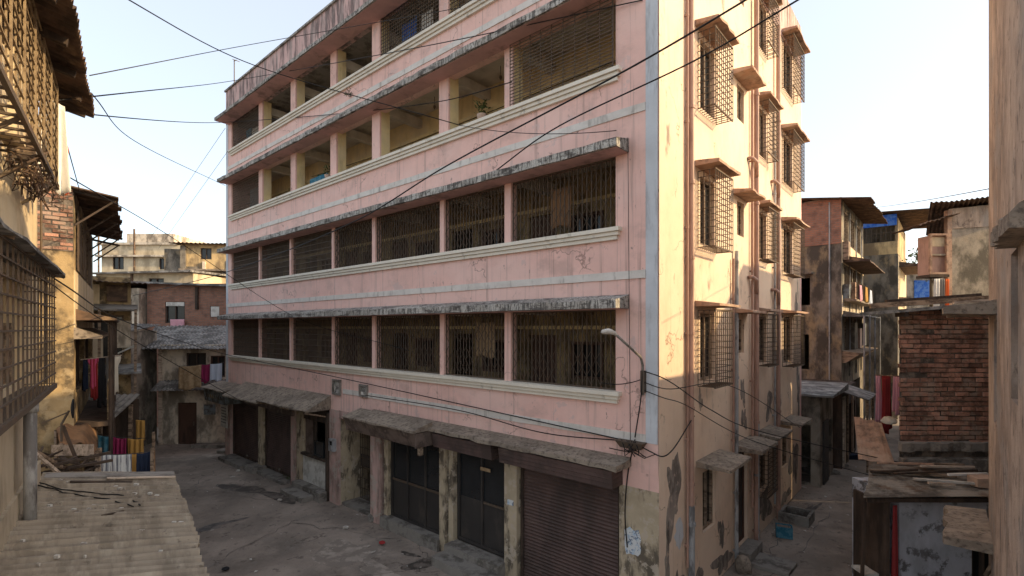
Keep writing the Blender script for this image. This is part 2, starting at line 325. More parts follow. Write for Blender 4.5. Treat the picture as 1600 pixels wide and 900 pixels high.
# ------------------------------------------------------------------ ground
g = MB(); N = 90
for i in range(N + 1):
    for j in range(N + 1):
        x = -30 + 60 * i / N; y = 0 + 45 * j / N
        d = .025 * math.sin(x * 1.3 + y * .7) + .02 * math.sin(x * .5 - y * 1.9)
        g.v.append((x, y, d * .7 - .02))
for i in range(N):
    for j in range(N):
        k = i * (N + 1) + j; g.f.append((k, k + N + 1, k + N + 2, k + 1))
gd = g.build('street_surface', 'ground', smooth=True); tag(gd, None, None, None, 'structure')
o = MB().add([(-600, -600, -.12), (600, -600, -.12), (600, 900, -.12), (-600, 900, -.12)], [(0, 1, 2, 3)])
m_ = MB(); m_.add([(-600, -600, -.12), (600, -600, -.12), (600, 900, -.12), (-600, 900, -.12)], [(0, 1, 2, 3)])
tag(m_.build('ground', 'ground'), None, None, None, 'structure')
def ground_h(x, y): return (.025 * math.sin(x * 1.3 + y * .7) + .02 * math.sin(x * .5 - y * 1.9)) * .7 - .02
def gpt(u, v):
    Y = 780 * CAM_H / (v - 512); return Vector(((u - 800) / 780 * Y, Y, 0))
def blot(name, mat, u, v, rx, ry, rz=0, dz=.006, seed=0, spiky=.35, n=34):
    """flat irregular patch lying on the street"""
    c = gpt(u, v); r = random.Random(seed); mb = MB(); ph = [r.uniform(0, 6.28) for _ in range(5)]
    rings = []
    for q in (0.01, .5, 1):
        for i in range(n):
            a = 2 * math.pi * i / n; k = q * (1 + spiky * sum(math.sin((j + 2) * a + ph[j]) / (j + 1.5) for j in range(5)))
            x = rx * k * math.cos(a); y = ry * k * math.sin(a)
            X = c.x + x * math.cos(rz) - y * math.sin(rz); Y = c.y + x * math.sin(rz) + y * math.cos(rz)
            mb.v.append((X, Y, ground_h(X, Y) + dz))
    for q in range(2):
        for i in range(n): mb.f.append((q * n + i, q * n + (i + 1) % n, (q + 1) * n + (i + 1) % n, (q + 1) * n + i))
    return tag(mb.build(name, mat), None, None, None, 'structure')
blot('damp_patch', 'damp', 405, 768, 1.7, .35, R(148), seed=1, spiky=.6)
blot('damp_patch', 'damp', 325, 822, .7, .22, R(35), seed=2, spiky=.6)
blot('damp_patch', 'damp', 662, 880, .42, .3, R(20), seed=3)
blot('damp_patch', 'damp', 640, 864, .25, .1, R(-30), seed=4)
blot('damp_patch', 'damp', 1265, 795, .8, .1, R(45), seed=5, spiky=.6)
blot('concrete_patch', 'patch', 540, 862, 1.0, .6, R(-40), .004, seed=6)
blot('concrete_patch', 'patch', 600, 895, .8, .3, R(-40), .005, seed=7)
blot('concrete_patch', 'patch', 365, 710, 2.2, .4, R(10), .004, seed=8)
# cracks in the street
cr = MB(); r = random.Random(5)
for (u0, v0, u1, v1) in [(455, 818, 700, 850), (300, 760, 470, 790), (390, 700, 300, 760), (480, 805, 300, 895), (620, 815, 680, 880), (1195, 870, 1260, 790), (1260, 790, 1345, 770), (1300, 800, 1240, 870), (250, 708, 330, 700), (700, 880, 560, 900), (1180, 905, 1250, 880)]:
    a, b = gpt(u0, v0), gpt(u1, v1); n = 14; prev = None; nn = Vector((-(b - a).y, (b - a).x, 0)).normalized()
    L = []
    for i in range(n + 1):
        p = a.lerp(b, i / n) + nn * r.uniform(-.09, .09) * (b - a).length * .3; wd = r.uniform(.003, .013)
        L += [(*(p + nn * wd).xy, ground_h(p.x, p.y) + .009), (*(p - nn * wd).xy, ground_h(p.x, p.y) + .009)]
    cr.add(L, [(2 * i, 2 * i + 1, 2 * i + 3, 2 * i + 2) for i in range(n)])
tag(cr.build('street_crack', 'damp'), None, None, None, 'structure')

# ------------------------------------------------------------------ the pink block.  local x = -t (t metres left of the corner), y = inwards, z up
PR = R(-41.07)
pink = thing('apartment_block', 'pink four storey apartment block with balcony corridors above shops', 'building', (2.66, 9.03, 0), PR)
LX, DY, TOP = 20.7, 11.7, 16.4
SP = [(3.05, 4.5), (6.1, 7.65), (9.05, 10.7), (12.15, 13.6)]     # spandrels
fw = MB()
for a, b in SP: fw.box(-20.1, -.88, 0, .22, a, b)
fw.box(-.88, -.0, 0, .25, 3.05, 14.9); fw.box(-LX, -20.1, 0, .25, 3.05, 14.9)
fw.box(-LX + .003, -LX + .25, .25, DY, 3.05, 14.9); fw.box(-LX, 0, DY - .25, DY, 0, 14.9); fw.box(-LX + .003, -LX + .25, .25, DY - .25, 0, 3.05)
fw.build('wall', 'pink', pink)
pp = MB(); pp.box(-LX, 0, -.02, .2, 14.9, TOP); pp.box(-LX, 0, DY - .2, DY + .02, 14.9, TOP); pp.box(-LX, -LX + .2, .2, DY - .2, 14.9, TOP); pp.box(-.2, 0.02, .2, DY - .2, 14.9, TOP)
pp.build('parapet', 'roof_pink', pink)
MB().box(-LX - .05, .06, -.08, .27, TOP, TOP + .07).build('parapet_cap', 'mould', pink)
MB().box(-LX + .2, -.2, .2, DY - .2, 14.9, 15.15).build('roof_slab', 'concrete', pink)
# side openings: (s0,s1,z0,z1)
CAGES = []
for zb in (4.6, 7.5, 10.4, 13.4):
    CAGES += [(2.0, 2.85, zb, zb + 1.45), (6.3, 7.1, zb + .15, zb + 1.45), (9.1, 10.3, zb, zb + 1.5)]
SMALL = [(4.45, 5.0, zb + .55, zb + 1.4) for zb in (4.55, 7.5, 10.4, 13.4)]
GRD = [(2.14, 2.9, 1.35, 2.65), (6.35, 7.2, 1.2, 2.4), (8.95, 9.75, 1.3, 2.35)]
DOOR = [(4.45, 5.3, .25, 2.62)]
ew = MB(); ew.wall('y', -.25, 0, .25, DY - .25, 0, 14.9, CAGES + SMALL + GRD + DOOR); ew.build('end_wall', 'cream_side', pink)
MB().box(-.02, 0.004, 0.0, .25, 0, 14.9).build('corner_edge', 'cream_side', pink)
MB().box(-.255, -.021, -.012, 0, 3.62, 14.9).build('quoin', 'quoin', pink)
MB().box(-LX - .01, -LX + .22, -.012, 0, .0, 14.9).build('quoin', 'quoin', pink)
for zb, x0 in ((3.62, -10.75), (6.66, -20.6), (9.75, -20.6), (12.82, -20.6)):
    MB().slab(x0, -.257, -.022, 0, zb, zb + .15, 50, .007, r=random.Random(int(zb * 10))).build('band', 'trim', pink)
for z1 in (4.52, 7.66, 10.7, 13.6):
    s = MB()
    for k, (o, h0, h1) in enumerate(((.15, .075, 0), (.105, .15, .08), (.065, .23, .155))):
        s.box(-20.15 + .03 * k, -.74 - .04 * k, -o, .0, z1 - h0 , z1 - h1)
    s.box(-20.1, -.9, 0, .22, z1 - .02, z1 + .003)
    s.build('sill_moulding', 'sill', pink)
for zb in (6.1, 9.05, 12.15):
    r = random.Random(int(zb * 10)); MB().slab(-20.35, -.6, -.5, 0, zb, zb + .15, 60, .018, zin=zb + .27, r=r).build('sun_shade', 'mould', pink)
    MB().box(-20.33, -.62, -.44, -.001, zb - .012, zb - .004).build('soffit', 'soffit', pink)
MB().slab(-20.4, .5, -.6, 0, 14.86, 14.98, 60, .015, zin=15.12).build('sun_shade', 'mould', pink)
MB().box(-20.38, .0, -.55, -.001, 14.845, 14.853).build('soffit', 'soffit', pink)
# columns
for z0, z1 in ((10.7, 12.15), (13.6, 14.9)):
    for x, wd in ((-17.23, .36), (-14.41, .38), (-11.55, .38), (-9.12, .4), (-6.05, .36), (-3.76, .25)):
        c = MB(); c.box(x, x + wd, .002, .06, z0, z1); c.build('column', 'pink', pink)
        MB().box(x + .002, x + wd - .002, .06, .36, z0 + .001, z1 + .5).build('column_back', 'yellow', pink)
for z0, z1 in ((4.52, 6.1), (7.66, 9.05)):
    for x, wd in ((-17.23, .1), (-14.51, .14), (-11.47, .13), (-9.12, .17), (-6.02, .16), (-3.76, .19)):
        MB().box(x, x + wd, .002, .2, z0, z1).build('pilaster', 'pink', pink)
BAYS = [(-20.1, -17.23), (-17.11, -14.51), (-14.36, -11.47), (-11.34, -9.12), (-8.95, -6.02), (-5.86, -3.76), (-3.57, -.88)]
# corridors
r = random.Random(3)
for fl, (z0, z1) in enumerate(((3.45, 6.45), (6.55, 9.5), (9.6, 12.6), (12.7, 14.9))):
    ops = []; x = -20.0
    while x < -2.2:
        ops.append((x + .35, x + 1.25, z0 + .12, z0 + 2.1, 'd')); ops.append((x + 1.7, x + 2.6, z0 + 1.05, z0 + 1.95, 'w')); x += 3.05
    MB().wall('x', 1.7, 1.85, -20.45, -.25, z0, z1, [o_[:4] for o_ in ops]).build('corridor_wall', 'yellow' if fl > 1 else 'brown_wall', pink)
    for o_ in ops:
        if o_[4] == 'd':
            if r.random() < .6: MB().box(o_[0], o_[1], 1.78, 1.82, o_[2], o_[3]).build('corridor_door', 'doorbrown', pink)
        else:
            f_ = MB().frame(o_[0], o_[1], o_[2], o_[3], 1.66, 1.76, .07, mid=2).build('corridor_window', 'doorbrown', pink)
            MB().box(o_[0] + .05, o_[1] - .05, 1.78, 1.80, o_[2] + .05, o_[3] - .05).build('pane', 'glass', f_)
    MB().box(-20.45, -.25, .22, 1.7, z0 - .12, z0).build('floor_slab', 'ceil', pink)
    MB().box(-20.45, -.25, 1.85, DY - .25, z0 - .12, z0).build('floor_slab', 'ceil', pink)
    b_ = MB()
    for x in (-17.1, -14.3, -11.4, -8.95, -5.9, -3.65):
        b_.box(x - .1, x + .1, .37, 1.7, min(z1, 14.88) - .4, min(z1, 14.9) - .125)
    b_.build_each('ceiling_beam', 'ceil', pink)
    MB().box(-20.45, -.25, 1.655, 1.7, z1 - .75, z1 - .66).build('ledge_rail', 'yellow', pink)
# grilles
def scissor(x0, x1, z0, z1, y):
    mb = MB(); n = round((x1 - x0) / .108); p = (x1 - x0) / n; t = .015
    for i in range(n + 1):
        x = x0 + p * i; mb.box(x - .008, x + .008, y - .01, y + .01, z0, z1)
    for z in (z0 + .015, z1 - .015): mb.box(x0, x1, y - .02, y + .02, z - .015, z + .015)
    h = z1 - z0
    for i in range(n):
        a = x0 + p * i; b = a + p
        for (q0, q1, k) in ((.05, .47, 2), (.55, .97, 2)):
            for j in range(k):
                za = z0 + h * (q0 + (q1 - q0) * j / k); zb = z0 + h * (q0 + (q1 - q0) * (j + 1) / k); zm = (za + zb) / 2
                if i % 2: mb.bar((a, y - .02, za), (b, y - .02, zm), t, .005); mb.bar((b, y - .02, zm), (a, y - .02, zb), t, .005)
                else: mb.bar((b, y - .02, za), (a, y - .02, zm), t, .005); mb.bar((a, y - .02, zm), (b, y - .02, zb), t, .005)
    return mb
for z0, z1 in ((4.53, 6.09), (7.67, 9.04)):
    for k, (a, b) in enumerate(BAYS):
        if k < 3: mb = MB().grille(a + .03, b - .03, z0, z1, .08, .085, .2, .018)
        else: mb = scissor(a + .03, b - .03, z0, z1, .06)
        mb.build('security_grille', 'iron', pink)
for z0, z1, ks in ((10.71, 12.14, (0, 6)), (13.61, 14.86, (0, 4, 5, 6))):
    for k in ks:
        a, b = BAYS[k]
        mb = MB().grille(a + .03, b - .03, z0, z1, -.06 if k == 6 else .06, .3 if k == 6 else .1, .075 if k == 6 else .1, .014)
        if k == 6: mb.grille(b - .05, b - .03, z0, z1, -.05, .3, .075, .014)
        mb.build('security_grille', 'iron', pink)

# ground floor of the pink block
GZ = 3.05
def pier(a, b, mat='yellow_dirty', y0=-.02, y1=.5, z1=GZ): MB().box(a, b, y0, y1, -.1, z1).build('pier', mat, pink)
pier(-20.7, -20.15, 'pink_dirty', -.05); pier(-17.22, -16.8); pier(-14.36, -14.02, 'pink_dirty'); pier(-13.9, -13.42)
pier(-11.55, -11.0, 'pink_dirty', -.03, .06); pier(-11.548, -11.0, 'yellow_dirty', .06, 1.4)
pier(-9.05, -8.56, 'pink_dirty', -.1, .5); pier(-8.5, -8.31, 'yellow_dirty', 0, .45); pier(-5.95, -5.72, 'yellow_dirty', -.08); pier(-5.66, -5.48)
pier(-3.72, -3.35, 'yellow_dirty', -.05); pier(-.8, -.0, 'yellow_dirty', -.01, .25, 2.75); MB().box(-.8, 0, -.008, .25, 2.75, 3.05).build('pier_head', 'pink', pink)
pier(-14.02, -13.9, 'wood_dark', .06, .3)
# back of the shops and inner floor
MB().box(-20.4, -.3, 2.6, 2.7, -.1, 3.3).build('shop_back_wall', 'dark_plaster', pink)
def shutter(a, b, z0, z1, y=.14):
    mb = MB(); n = int((z1 - z0) / .075)
    prof = []
    for i in range(n * 4 + 1):
        z = z0 + (z1 - z0) * i / (n * 4); ph = (i % 4); prof.append((y + (-.018, -.006, 0, -.012)[ph], z))
    o_ = len(mb.v)
    for yy, z in prof: mb.v += [(a, yy, z), (b, yy, z)]
    mb.f += [(o_ + 2 * i, o_ + 2 * i + 1, o_ + 2 * i + 3, o_ + 2 * i + 2) for i in range(len(prof) - 1)]
    ob = mb.build('roller_shutter', 'shutter', pink)
    t = MB(); t.box(a - .05, a, y - .07, y + .06, z0, z1); t.box(b, b + .05, y - .07, y + .06, z0, z1); t.build('guide_rail', 'wood_dark', ob)
    MB().box(a, b, y - .04, y - .02, z0, z0 + .09).build('bottom_bar', 'wood_dark', ob)
    MB().box((a + b) / 2 - .08, (a + b) / 2 + .08, y - .06, y - .04, z0 + .03, z0 + .06).build('handle', 'iron', ob)
shutter(-20.08, -17.3, .12, 2.55); shutter(-16.74, -14.42, .12, 2.55); shutter(-3.28, -.87, .1, 2.75)
MB().box(-20.1, -14.4, -.06, .3, 2.55, 3.05).build('shutter_box', 'sign_brown', pink)
# small shop with counter
MB().box(-13.4, -11.7, -.02, .2, .3, 1.25).build('shop_counter', 'white_board', pink)
MB().box(-13.4, -11.7, -.12, .25, 1.25, 1.33).build('counter_top', 'wood_dark', pink)
MB().box(-11.7, -11.57, -.1, .3, -.05, 2.9).build('post', 'wood_dark', pink)
MB().box(-12.75, -12.65, .02, .12, 1.33, 2.55).build('post', 'wood_dark', pink)
MB().box(-13.38, -12.75, .06, .1, 1.33, 2.5).build('shop_panel', 'sign_brown', pink)
MB().box(-13.9, -11.57, .02, .3, 2.5, 3.05).build('lintel', 'wood_dark', pink)
s = MB(); s.box(-12.5, -11.9, -.05, .2, 1.34, 1.85); s.frame(-12.52, -11.88, 1.34, 1.87, -.08, -.05, .05); s.build('glass_case', 'glass', pink)
# entrance with iron gate
gt = MB().grille(-10.95, -9.1, .05, 2.75, .75, .11, .35, .016).build('entrance_gate', 'iron', pink)
MB().box(-10.95, -9.1, .76, .79, 1.1, 1.5).build('gate_panel', 'darkwood', gt)
MB().box(-11.0, -9.05, .0, 1.4, 2.8, GZ).build('lintel', 'pink_dirty', pink)
MB().box(-11.0, -9.05, .1, 2.2, -.05, .04).build('entrance_floor', 'concrete', pink)
# dark double doors
d = MB().frame(-8.3, -5.97, .28, 2.7, .1, .2, .07, mid=2).build('shop_door', 'darkwood', pink)
MB().box(-8.25, -6.0, .15, .18, .3, 1.35).build('door_panel', 'darkwood', d); MB().box(-8.25, -6.0, .15, .165, 1.36, 2.65).build('pane', 'glass', d)
MB().box(-8.25, -6.0, .11, .145, 1.33, 1.39).build('rail', 'iron', d)
d = MB().frame(-5.46, -3.73, .38, 2.7, .1, .2, .08, mid=1).build('shop_door', 'darkwood', pink)
MB().box(-5.4, -3.8, .15, .18, .4, 1.5).build('door_panel', 'darkwood', d); MB().box(-5.4, -3.8, .15, .165, 1.5, 2.65).build('pane', 'glass', d)
MB().box(-4.62, -4.3, .085, .1, 2.28, 2.36).build('notice_plate', 'cloth_tan', d); MB().box(-4.55, -3.8, .11, .148, 1.47, 1.52).build('rail', 'iron', d)
MB().box(-8.5, -3.7, .02, .3, 2.7, GZ).build('lintel', 'wood_dark', pink); MB().box(-3.35, -.8, .05, .3, 2.75, GZ).build('lintel', 'wood_dark', pink)
# steps
def step(a, b, y0, y1, z1, mat='concrete'): MB().slab(a, b, y0, y1, -.1, z1, 7, .025).build('step', mat, pink)
step(-20.1, -17.6, -.55, .13, .12); step(-17.5, -16.6, -.5, .05, .2); step(-16.6, -14.4, -.35, .13, .1); step(-13.6, -11.6, -.35, .0, .3); step(-13.5, -12.0, -.8, -.36, .15)
step(-8.45, -5.95, -.16, .1, .28); step(-5.5, -3.7, -.3, .1, .36); step(-5.5, -3.55, -.75, -.31, .2); step(-3.3, -.85, -.05, .12, .1)
# awnings and signs over the shops
MB().slab(-9.0, -.55, -.5, 0, 3.13, 3.22, 26, .035, zin=3.30).build('ledge_slab', 'ledge', pink)
a = MB(); a.slab(-9.2, -5.9, -.95, -.35, 3.15, 3.2, 12, .03, zin=3.36); a.build('awning_sheet', 'ledge', pink)
a = MB(); a.hexa([(-9.15, -.78, 2.78), (-5.95, -.72, 2.74), (-5.95, -.66, 2.74), (-9.15, -.72, 2.78), (-9.15, -.95, 3.17), (-5.95, -.9, 3.17), (-5.95, -.85, 3.17), (-9.15, -.9, 3.17)])
a.box(-5.97, -5.93, -.85, 0, 2.76, 3.12); a.box(-9.15, -9.11, -.85, -.1, 2.8, 3.12); a.build('sign_board', 'sign_brown', pink)
for a_, b_ in ((-5.8, -3.78), (-3.55, -.72)):
    m_ = MB(); 
    for k in range(4): m_.box(a_, b_, -.44 + .012 * k, -.02, 3.1 - .085 * (k + 1), 3.1 - .085 * k - .006)
    m_.build('shutter_box', 'shutter', pink)
MB().box(-6.05, -5.95, -.7, -.6, 2.55, 2.76).build('sign_bracket', 'timber', pink)
sb = MB(); sb.hexa([(-21.2, -.72, 2.5), (-18.7, -.72, 2.5), (-18.7, -.66, 2.5), (-21.2, -.66, 2.5), (-21.2, -.78, 3.05), (-18.7, -.78, 3.05), (-18.7, -.72, 3.05), (-21.2, -.72, 3.05)]); sb.box(-18.74, -18.7, -.7, -.05, 2.52, 3.0)
sb.build('sign_board', 'sign_blue', pink)
MB().slab(-21.25, -18.55, -.9, 0, 3.06, 3.1, 10, .03, zin=3.3).build('awning_sheet', 'ledge', pink)
MB().slab(-18.5, -15.2, -.95, 0, 2.95, 2.99, 12, .04, zin=3.45).build('awning_sheet', 'ledge', pink)
MB().slab(-15.3, -11.5, -.85, 0, 3.02, 3.06, 12, .05, zin=3.5).build('awning_sheet', 'ledge', pink)
m_ = MB()
for x in (-18.3, -16.9, -15.2, -13.5, -11.7): m_.bar((x, -.8, 2.97), (x, 0, 2.75), .05)
m_.build_each('awning_bracket', 'timber', pink)
MB().box(-15.1, -13.2, -.5, -.44, 2.66, 2.98).build('sign_board', 'sign_brown', pink)
# plaques, posters and notices
for a_, b_, z0, z1 in ((-11.35, -10.85, 3.55, 4.05), (-9.75, -9.3, 3.62, 4.0)):
    p = MB().frame(a_, b_, z0, z1, -.06, 0, .06).build('wall_plaque', 'concrete', pink); MB().box(a_ + .05, b_ - .05, -.02, .001, z0 + .05, z1 - .05).build('plaque_face', 'mould', p)
po = MB(); r = random.Random(8); pts = []
for i in range(20):
    a_ = 2 * math.pi * i / 20; k = 1 / max(abs(math.cos(a_)), abs(math.sin(a_))); k *= r.uniform(.85, 1.05); pts.append((-.52 + .17 * k * math.cos(a_), 1.72 + .26 * k * math.sin(a_)))
po.add([(x, -.016, z) for x, z in pts] + [(x, -.011, z) for x, z in pts], [tuple(range(20))] + [(i, (i + 1) % 20, 20 + (i + 1) % 20, 20 + i) for i in range(20)])
tag(po.build('torn_poster', 'poster', pink), 'torn blue and white paper poster', None)
MB().box(-3.62, -3.44, -.056, -.05, 1.72, 1.84).build('sticker', 'poster', pink)
po = MB(); pts = [(.9 + .22 * math.cos(t) * r.uniform(.6, 1.2), 1.75 + .3 * math.sin(t) * r.uniform(.6, 1.2)) for t in [2 * math.pi * i / 16 for i in range(16)]]
po.add([(.004, y, z) for y, z in pts] + [(.001, y, z) for y, z in pts], [tuple(range(16))] + [(i, (i + 1) % 16, 16 + (i + 1) % 16, 16 + i) for i in range(16)]); po.build('torn_poster', 'quoin', pink)
nb = MB().box(-21.05, -20.32, -.12, -.08, 1.25, 2.3).build('notice_board', 'white_board', pink)
m_ = MB(); r = random.Random(2)
for k in range(6):
    x = -20.98
    while x < -20.42:
        w_ = r.uniform(.02, .06); m_.box(x, x + w_, -.123, -.12, 2.1 - k * .13, 2.14 - k * .13); x += w_ + .02
m_.build('lettering', 'ink', nb)
m_ = MB(); x = -20.9
while x < -19.0: 
    w_ = r.uniform(.1, .2); m_.hexa([(x, -.757, 2.68), (x + w_, -.757, 2.68), (x + w_, -.745, 2.68), (x, -.745, 2.68), (x, -.775, 2.84), (x + w_ * .6, -.775, 2.84), (x + w_ * .6, -.76, 2.84), (x, -.76, 2.84)]); x += w_ + .09
m_.build('worn_lettering', 'dark_plaster', sb if False else pink)

# side (end) wall: window cages, shades, pipes
r = random.Random(4)
def side_window(s0, s1, z0, z1, cage=None, shade=None, shade_mat='shade_red', cagemat='iron'):
    f_ = MB().frame(s0, s1, z0, z1, -.16, -.06, .06, 'y', 1).build('window', 'timber', pink)
    MB().box(-.13, -.11, s0 + .04, s1 - .04, z0 + .04, z1 - .04).build('pane', 'glass', f_)
    if cage:
        a_, b_, c0, c1, o_ = cage; m = MB(); t = .013
        m.grille(a_, b_, c0, c1, o_, .115, .13, t, 'y')
        n = max(2, round(o_ / .12))
        for yy in (a_, b_):
            for i in range(n):
                x = o_ * i / n; m.box(x, x + t, yy - t / 2, yy + t / 2, c0, c1)
            k = round((c1 - c0) / .13)
            for i in range(k + 1):
                z = c0 + (c1 - c0) * i / k; m.box(0, o_, yy - t / 2, yy + t / 2, z - t / 2, z + t / 2)
        for i in range(int((b_ - a_) / .12) + 1): m.box(0, o_, a_ + .12 * i, a_ + .12 * i + t, c0 - t, c0)
        m.box(o_ - .02, o_ + .01, a_ - .015, b_ + .015, c0 - .03, c0); m.box(o_ - .02, o_ + .01, a_ - .015, b_ + .015, c1 - .01, c1 + .02)
        m.build('window_cage', cagemat, f_)
    if shade:
        a_, b_, z, o_ = shade; m = MB(); sl = MB().slab(a_, b_, 0, o_, z, z + .055, 6, .018, zin=z + .12)
        # slab runs along x with the free edge at y0: turn it so that it runs along the wall
        m.add([(o_ - y, x, zz) for x, y, zz in sl.v], sl.f); m.build('window_shade', shade_mat, f_)
    return f_
for i, zb in enumerate((4.6, 7.5, 10.4, 13.4)):
    sm = 'ledge' if i == 0 and False else 'shade_red'
    side_window(2.0, 2.85, zb, zb + 1.45, (1.86, 2.95, zb - .08, zb + 1.5, .36), (1.7, 3.0, zb + 1.58, .5), sm)
    side_window(6.3, 7.1, zb + .15, zb + 1.45, (6.15, 7.2, zb + .1, zb + 1.5, .3), (5.95, 7.3, zb + 1.58, .4), sm)
    side_window(9.1, 10.3, zb, zb + 1.5, (8.95, 10.5, zb - .08, zb + 1.52, .32), (8.8, 10.7, zb + 1.6, .45), sm)
    side_window(4.45, 5.0, zb + .5, zb + 1.4, None, (4.1, 5.3, zb + 1.5, .45), sm)
side_window(2.14, 2.9, 1.35, 2.65, None, (1.75, 3.15, 2.85, .7), 'ledge')
side_window(6.35, 7.2, 1.2, 2.4, (6.25, 7.3, 1.1, 2.5, .25), (5.9, 7.4, 2.78, .62), 'ledge')
side_window(8.95, 9.75, 1.3, 2.35, None, (8.7, 10.2, 2.72, .6), 'ledge')
d = MB().frame(4.45, 5.3, .25, 2.62, -.18, -.08, .06, 'y', 1).build('side_door', 'doorbrown', pink)
MB().box(-.14, -.11, 4.5, 5.25, .3, 2.56).build('door_panel', 'darkwood', d)
sl = MB().slab(4.15, 5.6, 0, .65, 2.74, 2.82, 6, .02, zin=2.9); m_ = MB(); m_.add([(.65 - y, x, z) for x, y, z in sl.v], sl.f); m_.build('door_shade', 'ledge', d)
MB().box(-.05, .35, 4.35, 5.35, -.05, .24).build('door_step', 'concrete', d)
def pipe(s, x, rad, z0, z1, mat, cl=1.5, hook=None):
    m = MB(); m.tube([(x, s, z0), (x, s, z1)], rad, 9); z = z0 + .4
    while z < z1:
        m.tube([(x, s, z), (x, s, z + .06)], rad * 1.3, 9); m.box(0, x, s - .02, s + .02, z + .01, z + .05); z += cl
    p = m.build('drain_pipe', mat, pink, smooth=False)
    if hook:
        for zh in hook: MB().tube([(0.02, s - .42, zh + .45), (.1, s - .36, zh + .47), (x + .06, s - .2, zh + .38), (x + .03, s - .06, zh + .15), (x, s, zh)], rad * .8, 8).build('pipe_elbow', mat, p, smooth=True)
    return p
pipe(1.28, .09, .055, 2.2, 15.2, 'pipe_pink'); pipe(1.285, .095, .065, -.1, 2.2, 'pipe_grey'); pipe(1.17, .06, .022, 1.0, 15.0, 'pipe_pink', 2.1)
pipe(4.15, .08, .045, -.1, 7.6, 'pipe_grey', 1.4); pipe(3.98, .06, .025, 2.6, 7.4, 'pipe_pink', 1.7)
pipe(5.72, .11, .062, -.1, 14.5, 'pipe_pink', 2.9, (6.6, 9.7)); pipe(5.5, .07, .03, 1.0, 12, 'pipe_pink', 2.9); pipe(8.0, .11, .06, -.1, 14.8, 'pipe_pink', 2.9, (6.4, 9.6)); pipe(7.78, .07, .028, .5, 11, 'pipe_grey', 2.2)
pipe(5.73, .115, .065, -.1, 3.2, 'pipe_grey')
M('peeled', (.30, .25, .21), .95, [((.13, .108, .09), (4, 4, 1.5), .48, .64, .85), ((.50, .38, .30), (5, 5, 5), .60, .70, .7)], var=.25, bump=.6)
def peel(y, z, ry, rz_, seed, mat='peeled'):
    """area where the paint and plaster skin has come off, on the end wall"""
    r = random.Random(seed); n = 40; ph = [r.uniform(0, 6.28) for _ in range(7)]; pts = []
    for i in range(n):
        a = 2 * math.pi * i / n; k = 1 + .55 * sum(math.sin((j + 2) * a + ph[j]) / (j + 2) for j in range(7)) + r.uniform(-.06, .06); pts.append((y + ry * k * math.cos(a), z + rz_ * k * math.sin(a)))
    m = MB(); c = (.0055, y, z); m.add([(.0055, *p_) for p_ in pts] + [(.001, *p_) for p_ in pts] + [c], [(i, (i + 1) % n, 2 * n) for i in range(n)] + [(i, n + i, n + (i + 1) % n, (i + 1) % n) for i in range(n)])
    return m.build('peeled_patch', mat, pink)
for k, q in enumerate([(.62, 2.6, .28, .75), (.75, .55, .3, .45), (.35, 1.3, .12, .5), (1.75, .35, .35, .3), (3.4, .3, .5, .25), (6.8, .7, .7, .45), (7.4, 3.5, .28, .4), (4.9, 4.1, .18, .3), (10.6, 1.2, .5, .7), (11.2, 3.6, .22, .8), (5.0, 3.4, .2, .25), (10.9, 6.3, .25, .5), (3.3, 1.0, .16, .35), (9.4, .3, .5, .2), (2.0, 4.2, .1, .2), (8.5, 3.3, .22, .35)]): peel(*q, 200 + k)
# street lamp on the corner
def pw(x, y, z):            # pink local -> world
    c, s_ = math.cos(PR), math.sin(PR); return Vector((2.66 + x * c - y * s_, 9.03 + x * s_ + y * c, z))
lp = thing('street_lamp', 'old street lamp on a bent arm fixed to the pink corner', 'street lamp', pw(-.28, 0, 4.6), PR)
MB().tube([(0, -.06, -.1), (0, -.08, .45), (0, -.16, .6), (-.05, -.45, .78), (-.12, -.85, 1.02)], .024, 8).build('lamp_arm', 'lamp_metal', lp, True)
h = MB(); h.tube([(-.115, -.82, 1.0), (-.125, -.9, 1.05), (-.145, -1.05, 1.08), (-.165, -1.2, 1.07), (-.17, -1.24, 1.06)], [.022, .036, .05, .042, .015], 9); h.build('lamp_head', 'white_board', lp, True)
MB().box(-.04, .04, -.1, -.0, -.05, .35).build('wall_bracket', 'iron', lp)
# ------------------------------------------------------------------ cables
def cable(p, q, sag=.1, rad=.012, label='', via=None, mat='cable', group='cables strung across the street', name='overhead_cable'):
    P_ = [Vector(p)] + [Vector(v_) for v_ in (via or [])] + [Vector(q)]; pts = []
    E_ = [P_[0] * 2 - P_[1]] + P_ + [P_[-1] * 2 - P_[-2]]; n_ = 14
    for k in range(1, len(E_) - 2):
        a_, b_, c_, d_ = E_[k - 1:k + 3]
        t1 = max((b_ - a_).length ** .5, 1e-3); t2 = max((c_ - b_).length ** .5, 1e-3) + t1; t3 = max((d_ - c_).length ** .5, 1e-3) + t2
        for i in range(n_ + (k == len(E_) - 3)):
            t = t1 + (t2 - t1) * i / n_
            A1_ = a_ * ((t1 - t) / t1) + b_ * (t / t1); A2_ = b_ * ((t2 - t) / (t2 - t1)) + c_ * ((t - t1) / (t2 - t1)); A3_ = c_ * ((t3 - t) / (t3 - t2)) + d_ * ((t - t2) / (t3 - t2))
            B1_ = A1_ * ((t2 - t) / t2) + A2_ * (t / t2); B2_ = A2_ * ((t3 - t) / (t3 - t1)) + A3_ * ((t - t1) / (t3 - t1))
            x = B1_ * ((t2 - t) / (t2 - t1)) + B2_ * ((t - t1) / (t2 - t1)); pts.append(x)
    if not via:
        for i, x in enumerate(pts): t = i / (len(pts) - 1); x.z -= sag * 4 * t * (1 - t)
    return tag(MB().tube(pts, rad, 5).build(name, mat, None, True), label, 'cable', group)
